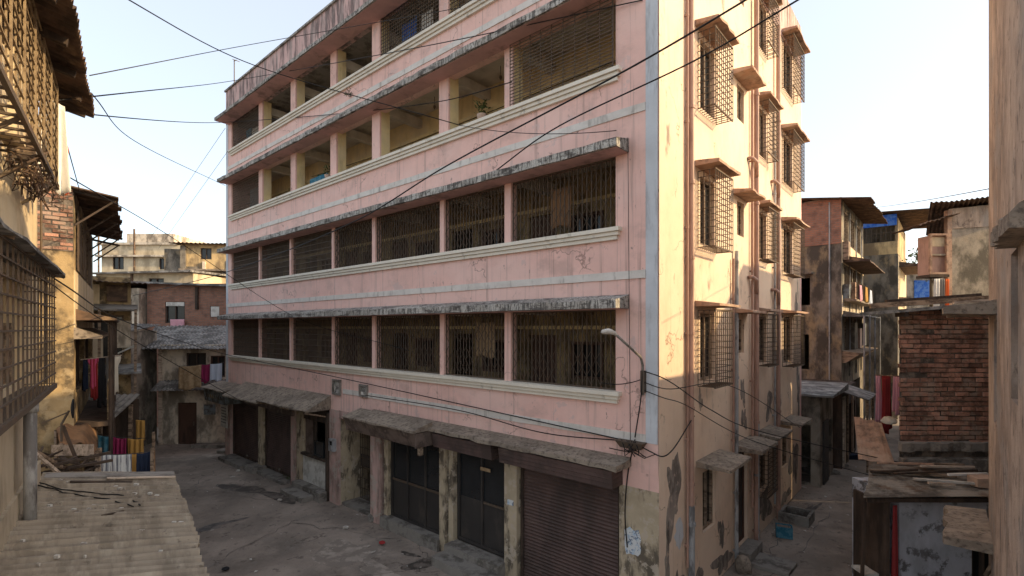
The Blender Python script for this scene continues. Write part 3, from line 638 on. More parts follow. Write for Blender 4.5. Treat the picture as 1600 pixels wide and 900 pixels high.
def onF(u, v, off=.02):      # point on the pink front for a direction through the lens, off metres proud of it
    k = (u - 800) / 780; n = Vector((-.657, -.754)); P0 = Vector((2.66, 9.03)) + n * off; dF = Vector((-.754, .657))
    t = (k * P0.y - P0.x) / (dF.x - k * dF.y); Y = P0.y + dF.y * t; return at(u, v, Y)
def onS(u, v, off=.02):
    k = (u - 800) / 780; n = Vector((.754, -.657)); P0 = Vector((2.66, 9.03)) + n * off; dS = Vector((.657, .754))
    t = (k * P0.y - P0.x) / (dS.x - k * dS.y); Y = P0.y + dS.y * t; return at(u, v, Y)
cable(at(60, -80, 6.0), onF(720, 196, .5), .25, .011, 'black cable slanting down from the top left to the upper balcony shade', [at(400, 103, 12)])
cable(onF(720, 196, .5), onF(963, 204, .5), .12, .008, 'short slack cable along the shade above the second row of grilles', None, 'cable')
cable(at(140, 118, 7.0), onF(720, 12, .6), .15, .008, 'thin grey cable from the rusty roof corner to the top of the pink block', [at(400, 68, 13)], 'cable_thin')
cable(at(88, 157, 6.3), onF(1004, 0, .02), .16, .011, 'dark cable from under the rusty roof to the upper pink wall', [onF(365, 126, .8), onF(700, 65, .62)])
cable(at(36, 158, 5.4), onF(800, 128, .15), .12, .012, 'dark cable level across the sky into the third floor balcony', [at(145, 179, 8.5), onF(352, 191, .65), onF(690, 158, .2)])
cable(at(142, 145, 7.0), onF(352, 290, .3), .25, .009, 'sagging cable from the rusty roof corner to the left edge of the pink block', [at(210, 220, 12)])
cable(at(100, 272, 6.9), onF(640, 548, .12), .12, .009, 'long cable from the caged balcony down to the lower pink grilles', [at(275, 375, 14), onF(455, 492, .5)])
cable(at(-40, 352, 5.2), onF(985, 690, .05), .1, .012, 'cable running low across the street and along the shop fronts', [at(103, 447, 7.6), at(190, 500, 12), onF(350, 553, .9), onF(520, 588, .2)])
cable(at(-30, 360, 5.4), onF(400, 640, .95), .12, .009, 'lower cable dipping from the grey awning towards the shop awnings', [at(190, 520, 11)])
cable(at(208, 462, 27), at(1215, -30, 6.8), .12, .016, 'thick black cable rising from the far brick house across the pink front', [onF(345, 428, 1.0), onF(560, 343, 1.2), onF(700, 258, 1.4), at(1010, 92, 7.8)])
cable(onF(773, 268, .48), at(1260, -8, 7.0), .03, .014, 'black cable from the shade corner up and out past the end wall', [onF(863, 203, .6), at(1100, 87, 8.2)])
cable(onF(981, 215, .1), onF(985, 690, .04), .02, .006, 'thin wire dropping straight down the pink wall beside the corner', None, 'cable')
cable(pw(-.28, -.08, 4.95), at(1440, 730, 11.4), .12, .011, 'cable from the street lamp bracket over the right hand alley to the brick house', [pw(.12, -.12, 4.85), onS(1110, 640, .3), onS(1180, 672, .6)])
cable(pw(-.28, -.08, 4.75), onS(1250, 668, .4), .15, .009, 'slack cable from the corner bracket along the end wall', [pw(.1, -.1, 4.66), onS(1130, 600, .25)])
cable(pw(-.28, -.08, 4.6), at(1420, 760, 11.0), .15, .009, 'lower of the two cables crossing the alley floor to the tin roof', [pw(.1, -.1, 4.5), onS(1065, 630, .15), onS(1180, 690, .6)])
cable(onF(940, 598, .15), pw(-.28, -.08, 4.8), .06, .009, 'short cable from the sill end to the street lamp')
cable(pw(-.28, -.09, 5.0), pw(-.45, -.05, 3.7), .0, .012, 'bundle cable hanging from the street lamp to the junction ledge', [pw(-.3, -.1, 4.5)])
cable(pw(-.45, -.05, 3.66), pw(-.62, -.03, 1.6), .0, .012, 'black wire hanging down over the yellow corner to the poster', [pw(-.6, -.04, 3.0), pw(-.66, -.04, 2.2)])
cable(pw(-9, -.3, 3.75), pw(-.5, -.06, 3.62), .1, .012, 'cable looping along the ledge above the black doors', [pw(-5, -.15, 3.7), pw(-2.5, -.1, 3.5)])
cable(pw(-.5, -.06, 3.62), onS(1085, 650, .1), .3, .012, 'loose loop of cable hanging round the pink corner', [pw(-.1, -.12, 3.5), pw(.12, -.1, 3.45)])
cable(at(352, 200, 21), at(235, 372, 37), .0, .008, 'faint wire crossing the open sky beside the pink block', None, 'cable_thin')
cable(at(356, 236, 22), at(248, 388, 37), .0, .008, 'fainter second wire crossing the sky below the first', None, 'cable_thin')
cable(at(1355, 325, 26), at(1545, 295, 8.2), .05, .008, 'thin wire across the alley sky above the sloping tin roofs', None, 'cable_thin')
cable(at(92, 180, 6.8), at(125, 300, 10.5), .0, .008, 'short wire between the caged balcony and the brick topped house', None, 'cable_thin')
jb = thing('junction_ledge', 'rusty corner bracket tangled with wires at the pink corner', 'cable bracket', pw(-.5, -.02, 3.55), PR)
MB().hexa([(-.2, -.14, -.05), (.2, -.14, -.05), (.2, 0, -.05), (-.2, 0, -.05), (-.28, -.2, .08), (.28, -.2, .08), (.28, 0, .08), (-.28, 0, .08)]).build('bracket_plate', 'iron', jb)
m_ = MB(); r = random.Random(6)
for k in range(7):
    x = r.uniform(-.2, .2); m_.tube([(x, -.15, .1), (x + r.uniform(-.2, .2), -.25, -.05), (x + r.uniform(-.3, .3), -.16, -.25 * r.random()), (x + r.uniform(-.4, .5), -.05, r.uniform(-.2, .15))], .009, 5)
m_.build('wire_tangle', 'cable', jb, True)
an = thing('aerial_mast', 'thin aerial mast on the far left roof corner of the pink block', 'aerial', pw(-20.2, .15, TOP + .07), PR)
MB().tube([(0, 0, 0), (0, 0, 1.3)], .022, 6).build('mast', 'iron', an); m_ = MB(); m_.bar((-.05, 0, 1.25), (.25, 0, 1.2), .02); m_.bar((.2, -.15, 1.2), (.2, .15, 1.2), .02); m_.build('antenna', 'iron', an)
# ------------------------------------------------------------------ helpers for the houses around
def house(name, label, loc, rz): return thing(name, label, 'house', loc, rz)
def shell(x0, x1, y0, y1, z0, z1, front=(), right=(), left=(), th=.2, top=True):
    m = MB(); m.wall('x', y0, y0 + th, x0, x1, z0, z1, front)
    m.wall('y', x1 - th, x1 - .001, y0 + th, y1 - th, z0, z1, right); m.wall('y', x0 + .001, x0 + th, y0 + th, y1 - th, z0, z1, left)
    m.box(x0, x1, y1 - th, y1, z0, z1)
    if top: m.box(x0 + th, x1 - th, y0 + th, y1 - th, z1 - .15, z1 - .02)
    m.box(x0 + th, x1 - th, y0 + th, y1 - th, z0 + .02, z0 + .08); return m
def win(par, x0, x1, z0, z1, y=0, ax='x', mid=1, mat='wood_dark', bars=False, sgn=1, depth=.08):
    """framed window in an opening whose outer wall face is at y; sgn gives which way is inwards"""
    a, b = sorted((y + sgn * .04, y + sgn * (.04 + depth)))
    f_ = MB().frame(x0, x1, z0, z1, a, b, .06, ax, mid).build('window', mat, par)
    p_, q_ = sorted((y + sgn * .13, y + sgn * .15))
    m = MB()
    if ax == 'x': m.box(x0, x1, p_, q_, z0, z1)
    else: m.box(p_, q_, x0, x1, z0, z1)
    m.build('pane', 'glass', f_)
    if bars: MB().grille(x0, x1, z0, z1, y - sgn * .03, .13, .2, .014, ax).build('window_bars', 'iron', f_)
    return f_
def cloth(name, label, p, q, drop, mat, folds=3, amp=.03, sag=.03, cat='cloth', group=None, flare=0, seed=0, shape=None):
    r = random.Random(seed * 7 + 3); p = Vector(p); q = Vector(q); d = (q - p); nrm = Vector((-d.y, d.x, 0)).normalized(); nu, nv = 22, 14
    ph = r.uniform(0, 6); mb = MB(); sc_ = r.uniform(.95, 1.05)
    for s_ in (0, 1):
        for i in range(nu + 1):
            u = i / nu
            for j in range(nv + 1):
                v = j / nv; k = (u - .5) * (1 + flare * v)
                if shape: k *= shape(v)
                b = p.lerp(q, .5 + k); b.z -= sag * 4 * u * (1 - u) * (1 - .5 * v)
                b.z -= drop * v * (1 + .05 * math.sin(u * 7 + ph))
                b += nrm * (amp * (.25 + v) * math.sin(u * folds * 6.283 + ph + .8 * v) + .5 * amp * math.sin(u * folds * 13 + ph * 2) * v + (s_ - .5) * .012)
                mb.v.append(tuple(b))
    N_ = (nu + 1) * (nv + 1); w_ = nv + 1
    for i in range(nu):
        for j in range(nv):
            k = i * w_ + j; mb.f.append((k, k + w_, k + w_ + 1, k + 1)); mb.f.append((N_ + k, N_ + k + 1, N_ + k + w_ + 1, N_ + k + w_))
    for j in range(nv):
        for i in (0, nu): k = i * w_ + j; mb.f.append((k, k + 1, N_ + k + 1, N_ + k))
    for i in range(nu):
        for j in (0, nv): k = i * w_ + j; mb.f.append((k, k + w_, N_ + k + w_, N_ + k))
    return tag(mb.build(name, 'cloth_' + mat, None, True), label, cat, group)
def shirt(v): return 1.0 if v < .12 else (1.0 - (v - .12) * 4 if v < .24 else .52 if v < .28 else .5 + .06 * (v - .28))
def line(p, q, label, rad=.008, sag=.04, mat='cable_thin'): return cable(p, q, sag, rad, label, None, mat, None, 'clothes_line')

# ------------------------------------------------------------------ house in the left foreground.  x away from the lens along the street, y inwards
A1 = math.atan2(.79, -.61)
h = house('caged_house', 'cream house with iron cages and rusty overhanging roof at the left edge', (-5.1, 5, 0), A1)
def l1(x, y, z): c, s_ = math.cos(A1), math.sin(A1); return Vector((-5.1 + x * c - y * s_, 5 + x * s_ + y * c, z))
shell(-2.3, 2.45, 0, 4, 4.9, 9.0, [(-1.9, 1.2, 5.1, 6.3), (-1.9, 1.15, 7.7, 8.75)]).build('wall', 'cream_wall', h)
m = MB()
for k in range(8):
    for j in range(5):
        x0 = -2.3 + k * .6; m.box(x0 + .008, min(x0 + .592, 2.45), -.03 - .006 * ((k + j) % 2), .2, .9 * j - .6 + .01, .9 * j + .29)
m.box(-2.3, 2.45, 0, .2, -.2, 4.9); m.box(-2.3, 2.45, .2, 4, 0, 4.9); m.build('lower_wall', 'panel_wall', h)
r = random.Random(21)
MB().corr((-3.2, -.6, 8.55), (2.9, -.6, 8.98), (2.9, 3.6, 9.95), (-3.2, 3.6, 9.6), .15, .026, .012, 8, .0025, r).build('roof', 'tin_rust', h)
m = MB()
for x in (-2.9, -2.2, -1.2, -.2, .8, 1.8, 2.6): m.bar((x, -.5, 8.69 + .0705 * x), (x, 3.5, 9.65 + .0574 * x), .07)
m.build_each('rafter', 'wood_dark', h)
# upper cage: slats, bars and a cluttered bottom
m = MB().grille(-3.2, 1.2, 7.5, 8.72, -.3, .2, .13, .013)
for yy in (-.2, -.1): m.box(1.19, 1.205, yy, yy + .014, 7.5, 8.75)
for z in [7.5 + .13 * k for k in range(10)]: m.box(1.19, 1.205, -.3, 0, z, z + .014)
cg = m.build('balcony_cage', 'iron_tan', h)
m = MB()
for k in range(8): m.box(-3.2 + .62 * k, -3.17 + .62 * k, -.32, -.305, 7.46, 8.7)
m.build_each('upright_slat', 'iron_tan', cg)
m = MB()
for k in range(22): x = -3.2 + .2 * k; m.box(x, x + .03, -.3, 0, 7.46, 7.48)
m.box(-3.2, 1.22, -.325, -.29, 7.44, 7.49)
for x in (-2.6, -1.4, -.2, 1.1): m.bar((x, -.3, 7.46), (x, 0, 7.2), .03)
m.build('cage_floor', 'iron', cg)
m = MB(); r = random.Random(9)
for k in range(34):
    x = r.uniform(-.4, 1.35); y = r.uniform(-.32, -.05); p_ = [(x + r.uniform(-.2, .2), y + r.uniform(-.08, .08), 7.42 + r.uniform(-.22, .12)) for _ in range(5)]; m.tube(p_, r.uniform(.004, .009), 5)
m.build('wire_clutter', 'tin_rust', cg)
for x, w_, z1, mt in ((-2.4, .3, 8.2, 'cloth_tan'), (-1.5, .25, 8.0, 'panel_wall'), (-.7, .4, 8.3, 'cream_wall'), (.2, .2, 7.9, 'timber')): MB().box(x, x + w_, -.2, -.05, 7.5, z1).build('stored_board', mt, cg)
# lower grille cage with boxes and boards inside
m = MB().grille(-3.2, 1.27, 5.05, 6.38, -.28, .235, .14, .013)
for z in [5.05 + .14 * k for k in range(10)]: m.box(1.26, 1.274, -.28, 0, z, z + .012)
for yy in (-.2, -.1): m.box(1.26, 1.274, yy, yy + .013, 5.05, 6.38)
m.box(-3.2, 1.29, -.3, -.26, 5.0, 5.05); m.box(-3.2, 1.29, -.28, 0, 5.01, 5.03)
lc = m.build('window_cage', 'iron', h)
r = random.Random(31); 
for k in range(12):
    x = -1.85 + .25 * k; m = MB().box(x, x + r.uniform(.06, .17), .02 + r.uniform(0, .1), .16, 5.1, r.uniform(5.5, 6.3)); m.build('window_board', r.choice(['panel_wall', 'wood_dark', 'timber', 'wood_dark', 'timber_pale', 'wood_dark']), lc)
MB().slab(-3.2, 1.75, -.36, 0, 6.40, 6.43, 14, .02, zin=6.62).build('awning', 'tin_grey', h)
m = MB()
for x in (-2, -1, 0, 1, 1.65): m.bar((x, -.34, 6.39), (x, 0, 6.52), .03)
m.build_each('awning_bracket', 'iron', h)
m = MB(); m.tube([(.62, -.13, 3.5), (.62, -.13, 4.86)], .06, 10); m.tube([(.62, -.13, 4.8), (.62, -.13, 4.9)], .075, 10); m.build('drain_pipe', 'pipe_grey', h, True)
cable(l1(2.35, -.05, 7.6), l1(2.35, -.05, 5.2), 0, .014, 'thin pipe down the end of the cream caged house', None, 'iron', None, 'thin_pipe')
cloth('white_sheet', 'long white sheet hanging from the corner of the rusty cage', l1(1.24, -.15, 8.6), l1(1.28, -.37, 8.5), 1.08, 'white', 2, .05, .0, 'sheet', None, .5, 1)
cloth('orange_cloth', 'small orange cloth hanging beside the white sheet', l1(1.6, -.27, 8.15), l1(1.62, -.38, 8.1), .62, 'orange', 3, .03, .02, 'cloth', None, .1, 2)

# ------------------------------------------------------------------ corrugated shed roof in the left foreground
s = thing('corrugated_shed', 'low shed with a broad weathered corrugated roof against the cream wall', 'shed', (-5.1, 5, 0), A1)
r = random.Random(41)
for k, (x0, x1) in enumerate(((-2.3, -.35), (-.5, 1.3), (1.15, 2.92))):
    dz = .014 * (k % 2); rf = MB().corr((x0, 0, 3.57 + dz), (x1, 0, 3.57 + dz), (x1, -1.6 - .03 * (k == 1), 3.29 + dz), (x0, -1.6 - .03 * (k == 1), 3.29 + dz), .18, .046, .012, 14, .004, r).build('roof_sheet', 'tin_old', s)
m = MB(); m.box(-2.3, 2.75, -1.45, -1.37, -.1, 3.24); m.box(2.68, 2.75, -1.37, -.03, -.1, 3.22); m.build('wall', 'grey_dirty', s)
m = MB()
for y in (-1.4, -.75, -.15): m.box(-2.3, 2.85, y - .03, y + .03, 3.25 - (y + 1.66) * -.165 - .06, 3.29 + (y + 1.66) * .165 - .03)
m.build_each('rafter', 'wood_dark', s)
def l1roof(x, y): return l1(x, y, 3.57 + .169 * y + .055)
tag(MB().hexa([l1(2.62, -.05, 3.58), l1(2.9, -.05, 3.58), l1(2.9, -1.6, 3.33), l1(2.62, -1.6, 3.33), l1(2.62, -.05, 3.61), l1(2.9, -.05, 3.61), l1(2.9, -1.6, 3.36), l1(2.62, -1.6, 3.36)]).build('ridge_sheet', 'concrete'), 'flat grey sheet laid along the far edge of the corrugated roof', 'sheet')
for lab, a, b, wd, mt in (('pale broken lath lying on the far end of the corrugated roof', (2.5, -.75), (2.55, -1.6), .05, 'timber_pale'), ('thin dark plank lying on the corrugated roof below the pale lath', (2.32, -.35), (2.25, -1.05), .05, 'wood_dark'), ('short dark stick in the middle of the corrugated roof', (.62, -.75), (.78, -.95), .03, 'wood_dark')):
    tag(MB().bar(l1roof(*a), l1roof(*b), wd, .02).build('plank', mt), lab, 'plank')
r = random.Random(3); m = MB()
for k in range(40):
    x, y = r.uniform(-.8, 2.6), r.uniform(-1.55, -.1); p_ = l1roof(x, y); w_ = r.uniform(.008, .028); m.box(p_.x - w_, p_.x + w_, p_.y - w_ * .7, p_.y + w_ * .7, p_.z - .03, p_.z + .0)
tag(m.build('roof_litter', 'litter'), 'scattered pale crumbs and scraps on the corrugated roof', None, None, 'stuff')
for lab, pts in (('dark twig with forks lying across the corrugated roof', [(2.2, .0), (1.6, -.45), (1.35, -.8), (.95, -1.05)]), ('black wire trailing over the near part of the corrugated roof', [(2.3, -.05), (1.9, -.3), (1.7, -.6), (1.5, -.95)]), ('small bent twig right of the forked twig on the corrugated roof', [(1.3, -1.0), (1.15, -1.1), (1.0, -1.12)])):
    m = MB(); P_ = [l1roof(*p_) for p_ in pts]; Q_ = []
    for a, b in zip(P_, P_[1:]):
        for i in range(4): Q_.append(a.lerp(b, i / 4) + Vector((r.uniform(-.02, .02), r.uniform(-.02, .02), 0)))
    m.tube(Q_ + [P_[-1]], .009, 5); tag(m.build('twig', 'cable'), lab, 'twig')
# ------------------------------------------------------------------ brick-topped house further along the left side
A2 = math.atan2(.61, .79)
h = house('brick_topped_house', 'sunlit house with bare brick top storey and tin eaves on the left', (-9.22, 10.5, 0), A2)
def l2(x, y, z): c, s_ = math.cos(A2), math.sin(A2); return Vector((-9.22 + x * c - y * s_, 10.5 + x * s_ + y * c, z))
ops = [(.5, 1.7, 7.0, 8.3), (2.2, 3.4, 7.0, 8.3), (4.2, 5.6, 7.0, 8.3), (.5, 3.2, 4.3, 5.5), (3.8, 7.0, 4.3, 5.5), (.6, 3.2, .3, 3.0), (3.8, 7, .3, 3)]
shell(-3, 0, 0, 7.5, -.1, 8.7, (), ops).build('wall', 'ochre_dirty', h)
m = MB().box(.0, .02, .02, 7.45, 5.6, 6.95); m.build('plaster_band', 'cream_wall', h)
m = bricks(MB(), -2.98, -.0, 7.35, 8.66, .0, .24, .088, r=random.Random(2)); m.build('brickwork', 'brick_real', h)
MB().box(-2.98, -.003, -.012, .05, 7.34, 8.68).build('mortar_bed', 'mortar', h)
r = random.Random(5)
MB().corr((.75, -.2, 8.55), (.75, 7.6, 8.75), (-3.1, 7.6, 9.35), (-3.1, -.2, 9.1), .14, .02, .012, 8, .01, r).build('roof', 'tin_rust', h)
m = MB()
for y in (0, 1.5, 3, 4.5, 6, 7.4): m.bar((.7, y, 8.5), (0, y, 8.62), .06); m.bar((.65, y, 8.48), (.02, y, 7.9), .035)
m.build_each('rafter', 'wood_dark', h)
for o_ in ops[:3]: win(h, *o_, y=0, ax='y', mid=2, sgn=-1, bars=True, mat='timber')
for o_ in ops[3:5]: win(h, *o_, y=-.05, ax='y', mid=4, sgn=-1, mat='wood_dark')
MB().slab(.0, 7.5, -.0, .3, 0, .05, 6, .01)
def along_y(m_, *a, **k):
    t = MB().slab(*a, **k); return t
sl = MB().slab(0, 7.4, -.45, 0, 5.50, 5.56, 12, .02, zin=5.75); m = MB(); m.add([(-y, x, z) for x, y, z in sl.v], sl.f); m.build('string_ledge', 'ledge', h)
sl = MB().slab(.2, 7.0, -.7, 0, 5.95, 5.98, 12, .03, zin=6.2); m = MB(); m.add([(-y, x, z - .05) for x, y, z in sl.v], sl.f); m.build('awning', 'tin_rust', h)
m = MB()
for y in (.4, 2.4, 4.4, 6.6): m.tube([(.6, y, 0), (.6, y, 5.92)], .04, 7)
m.tube([(.6, .4, 5.05), (.6, 6.6, 5.0)], .025, 6); m.tube([(.6, .4, 3.6), (.6, 6.6, 3.6)], .04, 6); m.build('balcony_frame', 'wood_dark', h)
MB().box(0, .58, .4, 6.8, 3.55, 3.65).build('balcony_floor', 'wood_dark', h)
for k, (y, mt) in enumerate([(.6, 'ochre_dirty'), (1.4, 'cream_wall'), (2.7, 'wood_dark'), (3.6, 'grey_dirty'), (5.2, 'ochre_dirty')]): MB().box(.53, .58, y, y + .55, 3.66, 4.5).build('balcony_board', mt, h)
# hanging laundry of that house
P0, Q0 = at(126, 562, 12.2), at(190, 555, 13.2); line(P0, Q0, 'laundry rod outside the brick topped house', .014, .0, 'timber_pale')
def on(t, z=0): p_ = P0.lerp(Q0, t); p_.z += z; return p_
for k, (t0, t1, dr, mt, lab, shp) in enumerate([(.05, .17, .75, 'navy', 'dark navy shirt hanging at the left end of the laundry rod', None), (.16, .42, .72, 'pink', 'bright pink top hanging on the laundry rod', shirt), (.22, .40, 1.0, 'red', 'red skirt hanging below the bright pink top', None), (.42, .58, 1.2, 'black', 'black trousers hanging in the middle of the laundry rod', None), (.60, .74, 1.05, 'grey', 'grey cloth hanging between the black trousers and the white shirt', None), (.70, .98, .95, 'offwhite', 'off white shirt with sleeves at the right end of the laundry rod', shirt)]):
    cloth('garment', lab, on(t0, -.01 - .002 * k), on(t1, -.01 - .002 * k), dr, mt, 2.5, .025, .0, 'garment', 'garments on the laundry rod', 0, 20 + k, shp)
# ------------------------------------------------------------------ tarps, stall and washing behind the corrugated roof
st = thing('market_stall', 'dark street stall with patched sheet roof on crooked posts', 'stall', (-12.05, 13.6, 0), R(12))
r = random.Random(13)
MB().corr((-1.6, -.6, 3.35), (1.25, -.6, 3.25), (1.1, 1.3, 3.75), (-1.7, 1.3, 3.85), .16, .02, .015, 6, .03, r).build('roof', 'concrete', st)
m = MB()
for x, y in ((-1.4, -.45), (-.5, -.5), (.35, -.45), (1.0, -.5), (-1.4, 1.1), (.9, 1.1)): m.bar((x, y, -.1), (x + r.uniform(-.06, .06), y, 3.45), .085)
m.build_each('post', 'timber', st)
m = MB(); m.box(-1.6, 1.1, 1.15, 1.22, 0, 3.6); m.box(-1.45, .95, .2, 1.1, 1.0, 1.06); m.box(-1.45, .95, .3, 1.1, 1.9, 1.95); m.build('back_boards', 'wood_dark', st)
for x, z, w_, hh, mt in ((-1.1, 1.06, .5, .5, 'sign_blue'), (-.3, 1.06, .4, .7, 'grey_dirty'), (.4, 1.06, .35, .4, 'tin_rust'), (-.9, 1.95, .6, .35, 'timber'), (.1, 1.95, .5, .5, 'panel_wall')): MB().box(x, x + w_, .35, .85, z, z + hh).build('shelf_box', mt, st)
MB().box(-1.45, -.5, -.52, -.46, 2.55, 3.1).build('sheet_panel', 'pale_wall', st)
cloth('awning_tarp', 'brown tarpaulin draped below the brick topped house', at(88, 668, 9.4), at(140, 652, 11.2), .02, 'brown', 1, .0, .0, 'tarpaulin') if False else None
tp = MB(); r = random.Random(17); nx, ny = 12, 8
C0, C1, C2, C3 = at(86, 672, 10.0), at(150, 664, 11.6), at(152, 705, 10.2), at(94, 694, 9.0)
for s_ in (0, 1):
    for i in range(nx + 1):
        for j in range(ny + 1):
            u, v = i / nx, j / ny; p_ = C0.lerp(C1, u).lerp(C3.lerp(C2, u), v); p_.z += .10 * math.sin(3.14 * u) + .05 * math.sin(u * 9 + v * 3) - s_ * .015 + .04 * math.sin(v * 5); tp.v.append(tuple(p_))
N_ = (nx + 1) * (ny + 1)
for i in range(nx):
    for j in range(ny):
        k = i * (ny + 1) + j; tp.f += [(k, k + ny + 1, k + ny + 2, k + 1), (N_ + k, N_ + k + 1, N_ + k + ny + 2, N_ + k + ny + 1)]
tag(tp.build('tarpaulin', 'cloth_brown', None, True), 'brown tarpaulin stretched over poles below the brick topped house', 'tarpaulin')
tag(MB().hexa([at(80, 712, 8.6), at(146, 712, 9.6), at(147, 712, 9.65) , at(81, 712, 8.65), at(80, 695, 8.6), at(146, 694, 9.6), at(147, 694, 9.65), at(81, 695, 8.65)]).build('board', 'timber_pale'), 'pale board standing on edge below the brown tarpaulin', 'board')
fr_ = thing('pole_frame', 'rough pole frame carrying the brown tarpaulin and clothes lines', 'frame', (-8.6, 10.2, 0))
m = MB()
for u, v, Y in ((88, 672, 10), (150, 664, 11.6), (152, 704, 10.2), (95, 693, 9.0), (238, 700, 10.4), (156, 700, 10.4), (240, 675, 12.2)): p_ = at(u, v, Y) - Vector((8.6 * -1, 10.2, 0)); m.bar((p_.x, p_.y, -.1), (p_.x, p_.y, p_.z), .05)
m.build_each('pole', 'timber', fr_)
for lab, a, b, mt in (('long bare stick leaning over the gap behind the corrugated roof', at(30, 690, 7.4), at(110, 738, 8.7), 'timber'), ('second grey stick beside the drain pipe', at(45, 700, 7.6), at(95, 742, 8.3), 'timber_pale'), ('thin dark stick from the dish down to the corrugated roof', at(98, 665, 8.8), at(124, 730, 8.9), 'wood_dark'), ('crooked brown stick among the rubble behind the corrugated roof', at(60, 715, 8.2), at(140, 742, 8.9), 'tin_rust')):
    tag(MB().bar(a, b, .045).build('stick', mt), lab, 'stick')
rb = MB(); r = random.Random(23)
for k in range(34):
    p_ = at(r.uniform(40, 150), r.uniform(706, 760), r.uniform(8.4, 9.2)); a = .06; d_ = Vector((r.uniform(-.3, .3), r.uniform(-.3, .3), r.uniform(-.08, .08))); rb.bar(p_ - d_, p_ + d_, r.uniform(.02, .07), r.uniform(.02, .05))
tag(rb.build('rubble', 'wood_dark'), 'heap of scrap wood and rubble in the gap behind the roof', None, None, 'stuff')
dish = thing('satellite_dish', 'black satellite dish on a thin stalk by the drain pipe', 'dish', at(96, 690, 8.6), R(52))
m = MB(); n = 16
for q in range(5):
    for i in range(n):
        a = 2 * math.pi * i / n; rr = .17 * q / 4 + .001; m.v.append((.9 * rr * rr + .12 + .25 * rr * math.cos(a), rr * math.cos(a), .55 + rr * math.sin(a)))
for q in range(4):
    for i in range(n): m.f.append((q * n + i, q * n + (i + 1) % n, (q + 1) * n + (i + 1) % n, (q + 1) * n + i))
dd = m.build('dish', 'cloth_black', dish, True); so = dd.modifiers.new('thick', 'SOLIDIFY'); so.thickness = .015
MB().tube([(0, 0, 0), (0, 0, .3), (.1, 0, .52)], .018, 6).build('stalk', 'iron', dish); MB().tube([(.1, 0, .5), (-.25, .0, .35)], .012, 5).build('feed_arm', 'iron', dish)
# nearer clothes line
P1, Q1 = at(152, 709, 10.4), at(242, 703, 10.6); line(P1, Q1, 'nearer clothes line behind the corrugated roof', .008, .05)
def on1(t): p_ = P1.lerp(Q1, t); p_.z -= .05 * 4 * t * (1 - t) + .005; return p_
for k, (t0, t1, dr, mt, lab) in enumerate([(.03, .6, .85, 'check', 'white checked sheet on the nearer clothes line'), (.6, .67, .8, 'mustard', 'narrow mustard cloth beside the white checked sheet'), (.68, .93, .85, 'navy', 'dark navy cloth on the nearer clothes line'), (.94, 1.0, 1.1, 'brown', 'narrow brown cloth at the right end of the nearer clothes line')]):
    cloth('washing', lab, on1(t0), on1(t1), dr, mt, 3, .03, .02, 'washing', 'washing on the nearer clothes line', 0, 40 + k)
P2, Q2 = at(148, 677, 12.0), at(236, 684, 12.2); line(P2, Q2, 'farther clothes line under the stall roof', .008, .05)
def on2(t): p_ = P2.lerp(Q2, t); p_.z -= .05 * 4 * t * (1 - t) + .005; return p_
for k, (t0, t1, dr, mt, lab) in enumerate([(.0, .32, .75, 'teal', 'teal blue cloth on the farther clothes line'), (.33, .56, .7, 'magenta', 'dark magenta cloth on the farther clothes line'), (.58, .86, .6, 'mustard', 'mustard cloth on the farther clothes line')]):
    cloth('washing', lab, on2(t0), on2(t1), dr, mt, 3, .04, .03, 'washing', 'washing on the farther clothes line', 0, 50 + k)
cloth('washing', 'yellow cloth hanging from the edge of the stall roof', at(212, 656, 13.1), at(226, 657, 13.1), .5, 'mustard', 2, .02, .0, 'washing', None, 0, 61)

# ------------------------------------------------------------------ houses at the left end of the street
h = house('timber_stack_house', 'tall patched house of tin and timber beside the brick topped house', (-14.2, 18.6, 0), A2)
shell(-3, 0, 0, 7, -.1, 7.6, [(-2.6, -1.4, 4.6, 6.2), (-1.1, -.2, 4.6, 6.2), (-2.4, -.4, 2.4, 3.9), (-2.2, -.5, .2, 2.0)], [(.5, 2.2, 4.5, 6.3), (3, 4.6, 4.5, 6.3), (.6, 3, .2, 3.2), (3.6, 6, .2, 3.2)]).build('wall', 'ochre_dirty', h)
win(h, -2.6, -1.4, 4.6, 6.2); win(h, -1.1, -.2, 4.6, 6.2, mat='timber'); win(h, -2.4, -.4, 2.4, 3.9, mid=3)
r = random.Random(29)
MB().corr((-3.3, -.7, 7.45), (.6, -.7, 7.35), (.5, 7.2, 8.0), (-3.3, 7.2, 8.1), .16, .02, .012, 6, .02, r).build('roof', 'tin_rust', h)
MB().slab(-3, .2, -.9, 0, 6.35, 6.4, 8, .03, zin=6.6).build('awning', 'concrete', h); MB().slab(-3, .3, -1.1, 0, 4.1, 4.15, 8, .04, zin=4.4).build('awning', 'tin_grey', h)
m = MB()
for x in (-2.9, -1.9, -.9, .1): m.bar((x, -1.0, 0), (x + .03, -1.0, 6.4), .08)
m.build_each('post', 'timber', h)
for x, z, w_, hh, mt in ((-2.7, 5.0, .6, 1.2, 'cloth_green'), (-1.3, 4.3, .5, 1.3, 'panel_wall'), (-.5, 5.0, .5, 1.0, 'pale_wall'), (-2.4, 6.6, .7, .8, 'brick_far'), (-1.5, 6.6, .6, .7, 'cream_wall'), (-.7, 6.7, .6, .6, 'tin_rust')): MB().box(x, x + w_, -.1, -.003, z, z + hh).build('patch_panel', mt, h)
h = house('timber_lean_to', 'narrow dark timber lean-to between the stall and the tin roofed hut', (-18.7, 22.2, 0), R(10))
shell(-.8, 1.2, 0, 3, -.1, 5.6, [(-.6, .2, 4.2, 5.4), (.4, 1.0, 3.9, 5.3), (-.6, 1.0, 2.2, 3.4), (-.5, .6, .1, 1.9)]).build('wall', 'grey_dirty', h)
